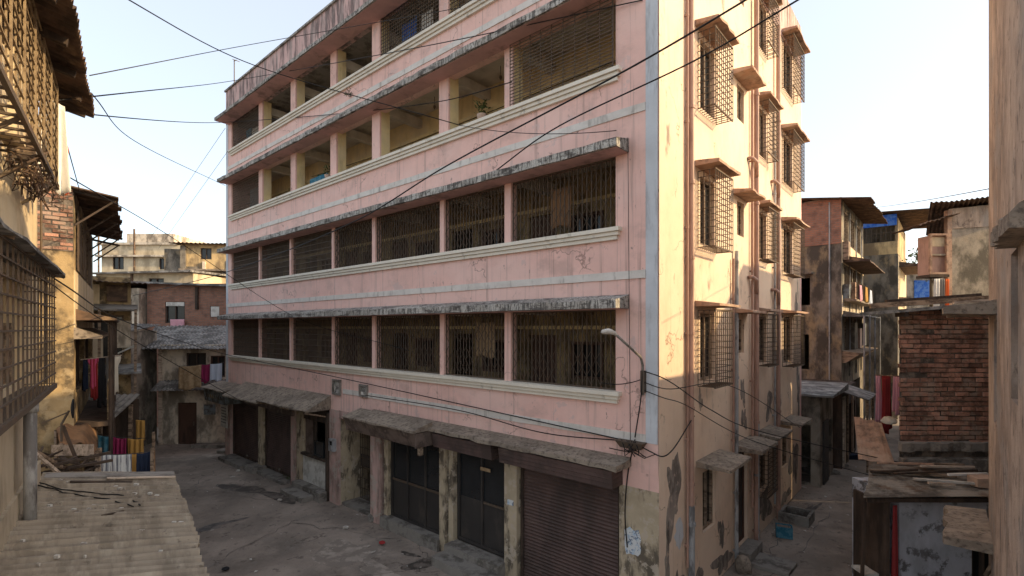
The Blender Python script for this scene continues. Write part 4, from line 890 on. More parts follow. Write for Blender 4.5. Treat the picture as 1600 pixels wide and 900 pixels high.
win(h, -.6, .2, 4.2, 5.4); MB().corr((-1.1, -.5, 5.55), (1.5, -.5, 5.5), (1.4, 3, 5.9), (-1.1, 3, 6.0), .16, .02, .012, 6, .02, r).build('roof', 'tin_grey', h)
MB().slab(-.9, 1.5, -.7, 0, 3.5, 3.54, 6, .03, zin=3.7).build('awning', 'timber', h)
for x, w_, mt in ((-.7, .35, 'pale_wall'), (.25, .3, 'panel_wall'), (.7, .4, 'grey_dirty')): MB().box(x, x + w_, -.06, -.003, 1.9, 4.1).build('board', mt, h)
tag(MB().hexa([at(184, 553, 18), at(212, 541, 18), at(213, 541, 18.6), at(185, 553, 18.6), at(184, 551, 18), at(212, 538, 18), at(213, 538, 18.6), at(185, 551, 18.6)]).build('sheet', 'white_board'), 'white sheet jutting out between the dark houses on the left', 'sheet')
# tin-roofed hut at the end
h = house('tin_roofed_hut', 'pale two storey hut with grey corrugated roof and brown door', (-17.3, 24.5, 0), R(4))
shell(0, 4.0, 0, 3.4, -.1, 4.9, [(.85, 1.75, .0, 2.05), (3.1, 3.9, 1.35, 2.3), (1.25, 2.2, 3.45, 4.5), (2.4, 3.1, 3.3, 4.35)]).build('wall', 'pale_wall', h)
d = MB().frame(.85, 1.75, 0, 2.05, .05, .13, .07).build('door', 'doorbrown', h); MB().box(.9, 1.7, .09, .12, .02, 2.0).build('door_panel', 'doorbrown', d); MB().box(1.55, 1.62, .04, .06, .9, 1.1).build('handle', 'iron', d)
win(h, 3.1, 3.9, 1.35, 2.3, mid=2); win(h, 1.25, 2.2, 3.45, 4.5); win(h, 2.4, 3.1, 3.3, 4.35, mat='doorbrown')
MB().box(2.1, 2.65, -.03, -.002, 1.45, 1.95).build('wall_sign', 'sign_blue', h)
r = random.Random(33)
MB().corr((-.5, -.55, 4.72), (4.2, -.55, 4.72), (3.3, 3.6, 5.85), (-2.4, 3.6, 5.85), .17, .025, .012, 8, .01, r).build('roof', 'tin_grey', h)
MB().corr((.0, -.75, 2.72), (4.1, -.75, 2.76), (4.1, .05, 3.2), (.05, .05, 3.2), .17, .025, .012, 4, .02, r).build('porch_roof', 'tin_grey', h)
m = MB(); m.box(-.02, .14, -.06, .0, -.1, 4.8); m.build('corner_post', 'timber_pale', h)
m = MB(); m.prism([(-2.0, 3.3), (-.02, 0), (-.02, .2), (-1.8, 3.4)], -.1, [5.6, 4.75, 4.75, 5.6]); m.build('side_wall', 'grey_dirty', h)
MB().slab(1.9, 3.5, -.8, -.3, -.1, .12, 5, .03).build('step', 'concrete', h)
tag(MB().slab(.0, 1.4, 0, .5, 0, .1, 4, .03).build('stone_slab', 'concrete', None, False, (-13.6, 22.9, 0)), 'low stone slab on the street before the tin roofed hut', 'slab')
PA, QA = at(278, 572, 23.6), at(352, 566, 23.6); line(PA, QA, 'clothes line across the front of the tin roofed hut', .01, .03)
for k, (t0, t1, dr, mt, lab) in enumerate([(.02, .5, 1.1, 'tan', 'large tan blanket hanging on the front of the tin roofed hut'), (.5, .68, .85, 'magenta', 'magenta cloth beside the tan blanket'), (.68, .93, .8, 'paleblue', 'pale blue shirt beside the magenta cloth')]):
    cloth('washing', lab, PA.lerp(QA, t0) - Vector((0, 0, .02)), PA.lerp(QA, t1) - Vector((0, 0, .02)), dr, mt, 2, .04, .03, 'washing', None, 0, 70 + k)
# brick house behind the hut
h = house('brick_house', 'brown brick house with low pitched roof behind the tin roofed hut', (-21.2, 29, 0), 0)
ops = [(1.05, 2.2, 6.0, 7.25), (3.65, 4.2, 6.35, 7.0)]
shell(0, 6, 0, 5, -.1, 8.3, ops).build('wall', 'brick_far', h)
win(h, *ops[0]); MB().box(3.68, 4.17, .03, .06, 6.38, 6.97).build('window_board', 'white_board', h); MB().box(1.1, 2.15, .0, .03, 7.0, 7.22).build('window_blind', 'white_board', h)
MB().box(2.85, 3.0, -.12, -.002, 6.8, 8.1).build('drain_pipe', 'wood_dark', h)
m = MB(); m.prism([(-.9, -.5), (6.2, -.5), (6.2, 5.2), (-.9, 5.2)], [8.32, 8.05, 8.3, 8.5], [8.42, 8.15, 8.4, 8.6]); m.build('roof', 'tin_grey', h)
cloth('washing', 'red and white cloth hanging below the brick house window', at(266, 499, 28.8), at(288, 499, 28.8), 1.0, 'rose', 2, .03, .0, 'washing', None, 0, 81)
h = house('plaster_balcony_house', 'stained plaster house with deep openings left of the brown brick house', (-25.0, 28.5, 0), 0)
ops = [(1.2, 2.0, 5.2, 7.4), (2.5, 3.3, 5.4, 7.4), (.2, 1.0, 5.2, 7.2), (.3, 3.0, 2, 4.6)]
shell(0, 3.7, 0, 5, -.1, 8.0, ops).build('wall', 'pale_wall', h)
win(h, 1.2, 2.0, 5.2, 7.4); win(h, 2.5, 3.3, 5.4, 7.4, mat='timber'); win(h, .2, 1.0, 5.2, 7.2, mat='doorbrown'); MB().box(-.02, 1.15, -.03, -.003, 7.45, 8.0).build('brick_panel', 'brick_far', h); MB().box(2.45, 3.4, -.5, -.45, 4.6, 5.5).build('balcony_panel', 'panel_wall', h); MB().box(1.0, 3.5, -.55, 0, 4.5, 4.6).build('balcony_floor', 'concrete', h); MB().box(2.0, 2.4, -.2, -.003, 5.0, 7.6).build('patch_panel', 'pale_wall', h)
m = MB(); m.prism([(-.4, -.8), (3.75, -.8), (3.75, 5), (-.4, 5)], [7.7, 8.25, 8.4, 8.0], [7.8, 8.35, 8.5, 8.1]); m.build('roof', 'tin_rust', h)
# far sunlit houses
h = house('long_cream_house', 'low cream house with one dark window behind the brown brick house', (-30, 36, 0), 0)
shell(0, 7, 0, 5, -.1, 9.7, [(3.8, 4.9, 8.5, 9.3), (.6, 1.4, 8.3, 9.3)]).build('wall', 'far_cream', h); win(h, 3.8, 4.9, 8.5, 9.3); win(h, .6, 1.4, 8.3, 9.3, mat='doorbrown')
m = MB(); m.prism([(-.3, -.6), (7.2, -.6), (7.2, 5), (-.3, 5)], [9.55, 9.7, 9.9, 9.9], [9.65, 9.85, 10.05, 10.0]); m.build('roof', 'tin_grey', h); MB().box(2.55, 2.7, -.1, -.002, 7, 9.6).build('drain_pipe', 'tin_rust', h)
h = house('cream_block', 'large pale cream apartment block farthest away at the left', (-37, 45, 0), 0)
shell(0, 8.2, 0, 8, -.1, 13.2, [(1, 2, 11, 12.3), (5.2, 6, 11, 12)]).build('wall', 'far_cream', h); win(h, 1, 2, 11, 12.3); win(h, 5.2, 6, 11, 12)
m = MB(); m.box(-.3, 8.5, -.35, 0, 12.1, 12.25); m.box(-.3, 7.0, -.2, 8, 13.2, 13.4); m.box(1.5, 5.8, 1, 6, 13.4, 14.4); m.box(.2, 8.2, -.3, 0, 10.2, 10.5); m.build('parapet', 'pale_wall', h)
m = MB(); m.tube([(3.1, -.2, 10), (3.1, -.2, 14.6)], .08, 6); m.tube([(-.1, -.2, 10), (-.1, -.2, 14.2)], .07, 6); m.build_each('drain_pipe', 'tin_rust', h)
h = house('cream_annex', 'pale low annex right of the large cream block', (-28.5, 44, 0), 0)
shell(0, 3.6, 0, 5, -.1, 11.7, [(.8, 1.6, 9.6, 10.6)]).build('wall', 'far_cream', h); win(h, .8, 1.6, 9.6, 10.6); m = MB(); m.box(-.2, 3.8, -.2, 0, 10.9, 11.1); m.box(.4, 2, .5, 3, 11.7, 12.5); m.build('parapet', 'pale_wall', h)
h = house('ochre_house', 'sunlit ochre house with tin roof at the left end of the pink block', (-26.2, 39.5, 0), R(12))
shell(0, 8, 0, 7, -.1, 12.4, [(1.4, 2.2, 11.2, 12.1), (3.5, 4.5, 11.3, 12.2), (3.4, 4.6, 8.6, 10.2)], left=[(1, 2.2, 10, 11.6)]).build('wall', 'far_ochre', h)
win(h, 1.4, 2.2, 11.2, 12.1); MB().box(3.2, 4.8, -.03, -.002, 10.4, 11.1).build('patch_panel', 'grey_dirty', h); MB().box(.2, 1.3, -.03, -.002, 8.3, 10.6).build('patch_panel', 'dark_plaster', h); MB().box(.02, .4, -.2, -.003, 6, 12.2).build('corner_panel', 'dark_plaster', h)
MB().box(1.6, 1.8, -.2, -.002, 7, 11).build('drain_pipe', 'pale_wall', h); MB().box(3.5, 3.95, -.15, -.003, 9.4, 10.4).build('shutter_panel', 'doorbrown', h); MB().box(0, 8.1, -.5, 0, 10.25, 10.38).build('string_ledge', 'ledge', h)
r = random.Random(37); MB().corr((-.6, -.7, 12.35), (8.3, -.7, 12.5), (8.3, 7.2, 12.9), (-.6, 7.2, 12.8), .3, .04, .02, 6, .01, r).build('roof', 'tin_rust', h)
m = MB(); m.box(-1.3, -.01, .3, 4, -.1, 12.0); m.build('dark_bay', 'dark_plaster', h)

# ------------------------------------------------------------------ right side of the alley
def rock(name, label, cat, p, sx, sy, sz, mat, seed):
    bm = bmesh.new(); bmesh.ops.create_icosphere(bm, subdivisions=2, radius=1); r = random.Random(seed)
    for v in bm.verts: v.co = Vector((v.co.x * sx, v.co.y * sy, max(v.co.z * sz, -sz * .4))) * r.uniform(.86, 1.1)
    me = bpy.data.meshes.new(name); bm.to_mesh(me); bm.free(); me.materials.append(MATS[mat]); o = bpy.data.objects.new(name, me); COL.objects.link(o); o.location = (p.x, p.y, sz * .35); return tag(o, label, cat)
def alley(s_, n_, z=0): return Vector((2.66 + .657 * s_ + .754 * n_, 9.03 + .754 * s_ - .657 * n_, z))
# big plaster house at the right edge (local x across the alley away from the pink block, y along the alley)
h = house('plaster_house', 'tall streaky brown plaster house at the right edge with broken ledges', alley(0, 4.43), PR)
ops = [(.75, 1.35, 4.4, 5.85), (-1.9, -1.2, 5.0, 6.5)]
m = MB(); m.wall('y', 0, .3, -3.2, 2.5, -.1, 11.2, ops); m.box(.3, 5, 2.2, 2.5, -.1, 11.2); m.box(.3, 5, -3.2, -2.9, -.1, 11.2); m.box(4.7, 5, -2.9, 2.2, -.1, 11.2); m.box(.3, 4.7, -2.9, 2.2, 10.9, 11.1); m.build('wall', 'r_plaster', h)
m = MB(); m.box(1.2, 5.5, 3.2, 8.4, -.1, 7.6); m.box(1.3, 5.6, 8.4, 11.6, -.1, 10.2); m.box(1.2, 4, 2.5, 3.2, -.1, 7.0); m.build('unseen_shade_block', 'grey_dirty', h)  # unseen blocks added to cast the stepped shadow on the pink end wall
for o_ in ops: win(h, *o_, y=.06, ax='y', sgn=1, mid=1, mat='wood_dark')
def side_slab(y0, y1, z, out, mat, th=.13, jit=.03, name='ledge', zin=None, seg=8, seed=0):
    sl = MB().slab(y0, y1, -out, 0, z, z + th, seg, jit, zin=zin or z + th, r=random.Random(seed)); m_ = MB(); m_.add([(y, x, zz) for x, y, zz in sl.v], sl.f); return m_.build(name, mat, h)
side_slab(.75, 2.4, 5.92, .5, 'ledge', .1, .06, 'broken_ledge', 6.12, 9, 1); side_slab(-3.1, -1.8, 6.5, .17, 'ledge', .14, .03, 'broken_ledge', 6.75, 9, 2)
side_slab(1.44, 3.25, 2.46, .52, 'ledge', .12, .04, 'broken_ledge', 2.62, 10, 3)
side_slab(-3.4, 2.3, 11.2, .5, 'tin_rust', .06, .03, 'eaves', 11.4, 14, 4)

# brick house with roof slab
h = house('alley_brick_house', 'red brick house with thin flat roof beside the right hand alley', (8.69, 11.2, 0), 0)
m = MB(); m.prism([(0, 0), (2.7, 0), (6.6, 4.5), (3.95, 4.5)], -.1, 6.15); m.build('wall', 'mortar', h)
bricks(MB(), .0, 2.7, 3.12, 6.12, -.002, .31, .108, r=random.Random(12)).build('brickwork', 'brick_real', h)
m = MB(); m.slab(-.02, 2.7, -.07, 0, 2.98, 3.16, 16, .035, zin=3.2, r=random.Random(3)); m.slab(-.02, 2.7, -.10, 0, 2.55, 2.80, 16, .04, zin=2.84, r=random.Random(5)); m.build('cement_band', 'concrete', h)
m = MB(); m.prism([(-1.1, -.3), (2.8, -.3), (6.9, 4.7), (3.1, 4.7)], [6.0, 6.32, 6.5, 6.2], [6.07, 6.39, 6.57, 6.27]); m.build('roof', 'tin_grey', h)
m = MB(); 
for x in (-.1, .9, 1.9): m.box(x, x + .09, -.28, .0, 6.0 + .08 * (x + 1.1) - .1, 6.0 + .08 * (x + 1.1) - .01)
m.build_each('rafter_end', 'wood_dark', h)
r = random.Random(6)
for k, (lab, x0, y0, x1, y1, wd, mt) in enumerate([('long grey plank on the roof of the alley brick house', .2, 1.2, 2.7, .2, .12, 'timber'), ('dark rolled sheet on the roof of the alley brick house', .9, 1.6, 2.75, 1.0, .16, 'wood_dark'), ('pale lath on the front of the alley brick house roof', 1.3, .1, 2.3, .0, .06, 'timber_pale')]):
    a = Vector((8.69 + x0, 11.2 + y0, 6.0 + .082 * (x0 + 1.1) + .035 * y0 + .07 + wd / 2)); b = Vector((8.69 + x1, 11.2 + y1, 6.0 + .082 * (x1 + 1.1) + .035 * y1 + .07 + wd / 2)); tag(MB().bar(a, b, wd, wd).build('plank', mt), lab, 'plank')
# tin awning and laundry on the alley side of the brick house
t = thing('tin_awning', 'rust pink tin awning leaning over the alley beside the brick house', 'awning', (8.6, 11.4, 0))
MB().corr((-.62, .1, 2.72), (0.05, -.12, 2.68), (.5, .9, 3.42), (.1, 1.3, 3.5), .4, .012, .012, 6, .03, random.Random(7)).build('tin_sheet', 'shade_red', t)
MB().bar((-.3, .1, -.1), (-.3, .15, 2.7), .06).build('post', 'wood_dark', t); MB().bar((-.55, .15, 2.72), (.05, .05, 2.69), .05).build('rail', 'timber', t)
PB, QB = at(1368, 586, 12.6), at(1409, 588, 12.0); line(PB, QB, 'clothes line over the alley beside the brick house', .014, .0, 'timber')
for k, (t0, t1, dr, mt, lab) in enumerate([(.0, .2, 1.15, 'rose', 'pale pink garment at the left end of the alley clothes line'), (.25, .42, 1.4, 'red', 'long red cloth on the alley clothes line'), (.43, .6, 1.3, 'maroon', 'long maroon cloth on the alley clothes line'), (.7, .95, .9, 'rose', 'pale pink trousers on the alley clothes line next to the bricks')]):
    cloth('washing', lab, PB.lerp(QB, t0) - Vector((0, 0, .01)), PB.lerp(QB, t1) - Vector((0, 0, .01)), dr, mt, 2.0, .06, .0, 'washing', 'washing over the alley', .1, 90 + k)
rock('white_bundle', 'white bundle on the tin awning below the washing', 'bundle', Vector((0, 0, 0)), .17, .15, .12, 'cloth_offwhite', 44); bpy.data.objects['white_bundle'].location = (9.02, 11.95, 3.5)
# blue-grey hut
h = house('blue_hut', 'pale blue plastered hut with scrap covered tin roof at the bottom right', (7.56, 9.75, 0), 0)
shell(0, 2.3, 0, 1.35, -.1, 2.42, [(1.42, 1.95, .4, 1.42)]).build('wall', 'blue_wall', h); win(h, 1.42, 1.95, .4, 1.42)
r = random.Random(8)
MB().corr((2.35, -.2, 2.5), (2.35, 1.4, 2.74), (.42, 1.4, 2.74), (-.8, -.2, 2.5), .085, .014, .01, 14, .012, r).build('roof', 'tin', h)
MB().box(-.72, 2.3, -.16, -.1, 2.38, 2.46).build('eaves_beam', 'wood_dark', h)
m = MB(); m.bar((-.28, -.05, -.1), (-.28, -.05, 2.42), .07); m.bar((-.68, .1, -.1), (-.6, .1, 2.42), .05); m.box(-.28, -.22, 0, .9, .0, 2.3); m.build('side_door', 'wood_dark', h)
for k, (lab, a, b, wd, mt) in enumerate([('pale split timber at the left of the scrap pile on the tin roof', (.6, .75), (1.75, .62), .07, 'timber_pale'), ('long grey pole along the back of the scrap pile', (.9, 1.22), (2.3, 1.15), .06, 'timber'), ('brown plank in the middle of the scrap pile', (.05, .85), (1.6, .55), .07, 'timber'), ('white painted lath at the front of the scrap pile', (.62, .42), (1.7, .22), .06, 'white_board'), ('short pale offcut in front of the white lath', (.75, .22), (1.2, .12), .06, 'timber_pale'), ('dark rotten plank at the left of the scrap pile', (-.05, .68), (1.0, .8), .06, 'wood_dark'), ('second grey pole behind the brown plank', (1.2, .95), (2.3, .9), .05, 'timber_pale'), ('thin dark batten across the scrap pile', (.3, .55), (2.2, .72), .04, 'wood_dark'), ('reddish stick at the back left of the scrap pile', (.35, 1.05), (1.5, .98), .04, 'shade_red'), ('white rag strip among the scrap timber', (1.35, .45), (2.2, .5), .05, 'cloth_white')]):
    zz = lambda p_: 2.5 + .15 * (p_[1] + .2) + .03 + .012 * k
    tag(MB().bar((7.56 + a[0], 9.75 + a[1], zz(a)), (7.56 + b[0], 9.75 + b[1], zz(b)), wd, .04).build('timber_scrap', mt), lab, 'timber', 'scrap timber on the tin roof')
bl = MB(); bl.slab(0, .4, 0, .3, 0, .2, 4, .04, r=random.Random(2)); tag(bl.build('stone_block', 'shade_red', None, False, (9.25, 9.85, 2.56)), 'brown stone block at the right end of the tin roof', 'block')
cloth('washing', 'long dark red cloth hanging beside the blue hut doorway', (7.38, 9.66, 2.3), (7.47, 9.68, 2.3), 1.9, 'maroon', 2, .03, 0, 'cloth', None, .1, 99)
tag(MB().slab(0, .55, 0, .4, 0, .05, 3, .02).build('board', 'white_board', None, False, (7.0, 9.9, .8)), 'grey white board on a crate beside the blue hut', 'board')
tag(MB().box(0, .45, 0, .35, 0, .8).build('crate', 'wood_dark', None, False, (7.05, 9.93, 0)), 'dark wooden crate under the grey white board', 'crate')
tag(MB().tube([(0, 0, 0), (.02, 0, .25), (0, .0, .5), (.05, 0, .62)], [.14, .2, .17, .05], 10).build('sack', 'cloth_navy', None, True, (7.3, 9.3, 0)), 'navy blue sack leaning at the blue hut doorway', 'sack')
for k, (lab, a, b, mt) in enumerate([('leaning grey pole at the foot of the plaster house', at(1545, 840, 7.9), at(1570, 905, 7.0), 'timber_pale'), ('thin stick crossing behind the leaning grey pole', at(1572, 845, 7.8), at(1540, 900, 7.6), 'timber'), ('bent pale stick close to the plaster house corner', at(1562, 842, 7.6), at(1590, 895, 7.0), 'timber_pale')]):
    tag(MB().bar(a, b, .045).build('stick', mt), lab, 'stick')
# grey plaster house with overhanging roof
h = house('grey_plaster_house', 'grey blotched plaster house with overhanging tin roof beyond the alley brick house', (13.99, 16, 0), 0)
m = MB(); m.prism([(0, 0), (5, 0), (9.6, 5.5), (4.85, 5.5)], -.1, [9.55, 10.05, 10.1, 9.6]); m.build('wall', 'grey_dirty', h)
q_ = [alley(a_, b_) - Vector((13.99, 16, 0)) for a_, b_ in ((19, 4.3), (19, 8), (30, 8), (30, 4.3))]; MB().prism([(p_.x, p_.y) for p_ in q_][::-1], -.1, 8.2).build('unseen_shade_block', 'grey_dirty', h)  # hidden block added to keep sun off the alley floor and lower fronts
MB().prism([(.0, -.025), (5, -.025), (5, -.002), (.0, -.002)], [8.9, 9.2, 9.2, 8.9], [9.54, 10.0, 10.0, 9.54]).build('plaster_band', 'r_plaster', h); MB().box(-.06, .08, -.04, .1, -.1, 9.5).build('corner_strip', 'shade_red', h)
MB().corr((5.2, -.5, 10.18), (-1.0, -.5, 9.62), (3.0, 4.5, 9.5), (9, 4.5, 10.1), .16, .02, .012, 6, .015, random.Random(3)).build('roof', 'tin_rust', h)
MB().corr((.1, -.3, 9.35), (-1.25, -.3, 8.95), (-.9, 1.2, 8.95), (.4, 1.2, 9.3), .16, .02, .012, 5, .03, random.Random(4)).build('lower_roof', 'tin_rust', h)
b_ = MB().frame(-.62, -.04, 7.45, 8.75, -.05, .03, .06).build('balcony_box', 'shade_red', h); MB().box(-.58, -.06, .04, .5, 7.45, 8.7).build('box_side', 'pipe_pink', b_); MB().box(-.56, -.1, -.02, .02, 8.05, 8.1).build('rail', 'pale_wall', b_); MB().box(-.56, -.1, .031, .036, 8.35, 8.65).build('box_panel', 'cream_wall', b_); MB().box(-.64, -.02, -.06, .5, 7.36, 7.44).build('box_floor', 'wood_dark', b_)
for k, (x, w_, mt, lab) in enumerate([(-.5, .18, 'white', 'white cloth hanging under the balcony box'), (-.3, .14, 'grey', 'grey cloth hanging under the balcony box'), (-.14, .12, 'orange', 'orange cloth hanging under the balcony box')]): cloth('washing', lab, (13.99 + x, 15.95, 7.3), (13.99 + x + w_, 15.95, 7.3), 1.5, mt, 2, .02, 0, 'cloth', None, 0, 110 + k)
# ------------------------------------------------------------------ left side of the alley, beyond the pink block
h = house('alley_shed', 'row of low dark sheds against the far end of the pink block', alley(12.2, 0), PR)
shell(-2, .5, 0, 2.6, -.1, 3.3, [(-.6, .2, .1, 2.2)], [(.5, 1.3, 0, 2.3), (1.6, 2.3, .9, 2.2)]).build('wall', 'grey_dirty', h)
MB().slab(-2, 1.0, -.5, 2.8, 3.3, 3.38, 6, .04, zin=3.55).build('roof', 'tin_grey', h)
m = MB(); m.box(.5, .56, .45, 1.35, 0, 2.3); m.build('door', 'darkwood', h)
h = house('plank_stall', 'plank fronted stall with tilted sheet awning in the alley', alley(15.6, .1), PR)
shell(-2, .6, 0, 4.2, -.1, 3.2, (), [(.4, 1.2, .2, 2.4), (1.7, 2.6, .2, 2.4), (3.0, 3.9, .1, 2.4)]).build('wall', 'wood_dark', h)
for k, (y, mt) in enumerate([(.15, 'timber_pale'), (.45, 'pale_wall'), (1.3, 'timber'), (2.65, 'shade_red'), (2.8, 'timber')]): MB().box(.6, .66, y, y + .16, 0, 2.9).build('board', mt, h)
m = MB(); m.hexa([(.3, -.3, 3.25), (1.5, -.1, 2.85), (1.6, 2.0, 2.9), (.3, 2.0, 3.3), (.3, -.3, 3.29), (1.5, -.1, 2.89), (1.6, 2.0, 2.94), (.3, 2.0, 3.34)]); m.build('awning', 'tin_grey', h)
m = MB()
for y in (.0, 1.9): m.bar((1.45, y, -.1), (1.45, y, 2.9), .07)
m.build_each('post', 'timber', h)
h = house('brick_top_house', 'dark stained house with brick top storey on the left of the alley', alley(20.7, 0), PR)
ops = [(.8, 2.2, 10.1, 11.7), (2.8, 4.6, 10.1, 11.7), (5.2, 7, 10.1, 11.7), (.9, 3.2, 7.4, 8.9), (4, 6.5, 7.4, 8.9), (1, 3.2, 4.4, 6.2), (4, 7, 4.4, 6.2), (.8, 3, .2, 2.8), (4, 7, .2, 2.8)]
shell(-4, 0, 0, 8.5, -.1, 12.2, [(-1.9, -1.35, 6.9, 8.3), (-1.9, -1.4, 3.6, 5.4)], ops).build('wall', 'dark_plaster', h)
MB().box(.002, .03, .03, 8.4, 6.4, 7.35).build('plaster_band', 'pale_wall', h); MB().box(.002, .03, .03, 8.4, 8.95, 10.05).build('plaster_band', 'cream_wall', h)
MB().box(-3.99, -.01, -.03, .0, 9.9, 12.15).build('brick_panel', 'brick_far', h)
for o_ in ops[:7]: win(h, *o_, y=.02, ax='y', sgn=-1, mid=2, mat='timber', bars=o_[2] < 9)
MB().corr((1.2, -.4, 11.9), (1.2, 8.8, 12.1), (-4.2, 8.8, 12.9), (-4.2, -.4, 12.7), .2, .025, .012, 6, .01, random.Random(8)).build('roof', 'tin_rust', h)
sl = MB().slab(.3, 8, -1.1, 0, 9.0, 9.05, 9, .03, zin=9.35); m = MB(); m.add([(-y, x, z) for x, y, z in sl.v], sl.f); m.build('awning', 'tin_rust', h)
sl = MB().slab(.3, 8, -.6, 0, 7.05, 7.15, 9, .03, zin=7.2); m = MB(); m.add([(-y, x, z) for x, y, z in sl.v], sl.f); m.build('balcony_floor', 'ledge', h); MB().grille(.5, 7.8, 7.2, 8.0, .55, .16, .3, .02, 'y').build('balcony_rail', 'iron', h)
sl = MB().slab(.3, 8, -.9, 0, 6.3, 6.35, 9, .03, zin=6.6); m = MB(); m.add([(-y, x, z) for x, y, z in sl.v], sl.f); m.build('awning', 'tin_grey', h)
sl = MB().slab(-2.4, -1.2, -.55, 0, 8.45, 8.55, 5, .03, zin=8.6); sl.build('window_shade', 'ledge', h)
m = MB(); m.tube([(-.5, -.06, 0), (-.5, -.06, 12)], .035, 6); m.build_each('drain_pipe', 'pipe_grey', h)
sl = MB().slab(.1, 8, -.8, 0, 4.0, 4.5, 9, .03, zin=4.6); m = MB(); m.add([(-y * (.2 if z < 4.2 else 1), x, z) for x, y, z in sl.v], sl.f); m.build('balcony_apron', 'timber', h)
m = MB()
for y in (.2, 2.5, 5, 7.8): m.tube([(.9, y, 0), (.9, y, 6.4)], .04, 6)
m.build_each('post', 'pipe_grey', h)
for k, (y, z, w_, hh, mt) in enumerate([(.3, 7.2, .7, .7, 'sign_blue'), (2.5, 7.25, .5, .9, 'shade_red'), (6.6, 7.2, .8, .6, 'tin_rust'), (.1, 9.1, .6, .9, 'timber'), (2.3, 4.6, 1.2, 1.4, 'grey_dirty'), (4.4, 4.6, .9, 1.1, 'pipe_pink'), (6.2, 4.7, 1.0, 1.3, 'sign_blue')]): MB().box(.03, .28, y, y + w_, z, z + hh).build('wall_panel', mt, h)
m = MB()
for y in (2.3, 4.8, 7.1): m.tube([(.06, y, 3.2), (.06, y, 11.8)], .04, 6)
m.build_each('drain_pipe', 'pipe_grey', h)
for k, (y, z, mt, lab) in enumerate([(1.0, 7.9, 'rose', 'pink cloth over the balcony rail of the stained alley house'), (3.6, 7.95, 'mustard', 'mustard cloth over the balcony rail of the stained alley house'), (5.6, 7.9, 'paleblue', 'pale blue cloth over the balcony rail of the stained alley house')]):
    cloth('washing', lab, alley(20.7 + y, .62, z), alley(20.7 + y + .8, .62, z), .8, mt, 2, .04, .02, 'washing', 'washing over the alley balcony', 0, 150 + k)
h = house('terrace_house', 'grey house with blue sheeted roof terrace farther along the alley', alley(31, 1.6), PR)
ops = [(1, 3, 8.2, 9.4), (4, 6, 8.2, 9.4), (1, 3, 4.5, 6.5), (1, 4, .2, 2.8)]
shell(-4.5, 0, 0, 8, -.1, 10.4, (), ops).build('wall', 'dark_plaster', h); MB().box(.002, .03, .02, 7.9, 6.7, 10.3).build('plaster_band', 'cream_wall', h)
for o_ in ops[:3]: win(h, *o_, y=.02, ax='y', sgn=-1, mid=2, mat='timber')
m = MB(); m.box(-4.4, -.02, 0, .15, 10.4, 11.2); m.box(-.15, 0, .15, 7.8, 10.4, 12.7); m.build('terrace_wall', 'far_ochre', h)
MB().grille(-4.4, -.1, 11.2, 12.4, .05, .25, .6, .03).build('terrace_grille', 'iron', h); MB().box(-4.4, -.05, -.06, -.02, 12.2, 12.9).build('blue_sheet', 'cloth_blue', h); MB().box(-4.4, -.2, 2.5, 2.6, 10.4, 12.6).build('inner_wall', 'dark_plaster', h)
MB().corr((1.9, -.4, 12.9), (1.9, 8, 13.0), (-4.6, 8, 13.5), (-4.6, -.4, 13.3), .2, .025, .012, 6, .01, random.Random(9)).build('roof', 'tin_rust', h)
sl = MB().slab(.5, 7, -1.2, 0, 8.0 + 1.6, 9.65, 9, .03, zin=9.95); m = MB(); m.add([(-y, x, z) for x, y, z in sl.v], sl.f); m.build('awning', 'tin_rust', h)
sl = MB().slab(.5, 7, -.8, 0, 7.5, 7.6, 9, .03, zin=7.7); m = MB(); m.add([(-y, x, z) for x, y, z in sl.v], sl.f); m.build('balcony_floor', 'ledge', h)
m = MB(); m.tube([(-4.1, -.05, 3), (-4.1, -.05, 9.0), (-2.4, -.05, 8.2), (-2.2, -.05, 5)], .05, 6); m.build_each('drain_pipe', 'pipe_grey', h)
h = house('end_shack', 'grey shack with a blue tarpaulin closing the far end of the alley', (31.0, 41, 0), R(-4))
shell(0, 4.6, 0, 5, -.1, 10.4, [(.3, 1.0, 8.0, 9.4), (2.6, 3.6, 5, 7)]).build('wall', 'grey_dirty', h); MB().box(1.9, 3.1, -.06, -.002, 7.7, 9.6).build('blue_sheet', 'cloth_blue', h); MB().box(-.3, 5, -.5, .2, 10.4, 10.7).build('parapet', 'pale_wall', h); MB().slab(-.2, 4.8, -1.2, 0, 6.6, 6.7, 8, .05, zin=7.0).build('awning', 'ledge', h)
h = house('far_alley_house', 'cream house far behind the grey shack roof', (27.5, 46, 0), R(-20)); shell(0, 5, 0, 5, -.1, 12.4, [(1, 2, 10.4, 11.6), (3, 4, 10.4, 11.6)]).build('wall', 'far_cream', h); win(h, 1, 2, 10.4, 11.6); win(h, 3, 4, 10.4, 11.6); MB().box(-.3, 5.3, -.5, .1, 12.4, 12.6).build('roof', 'tin_grey', h)
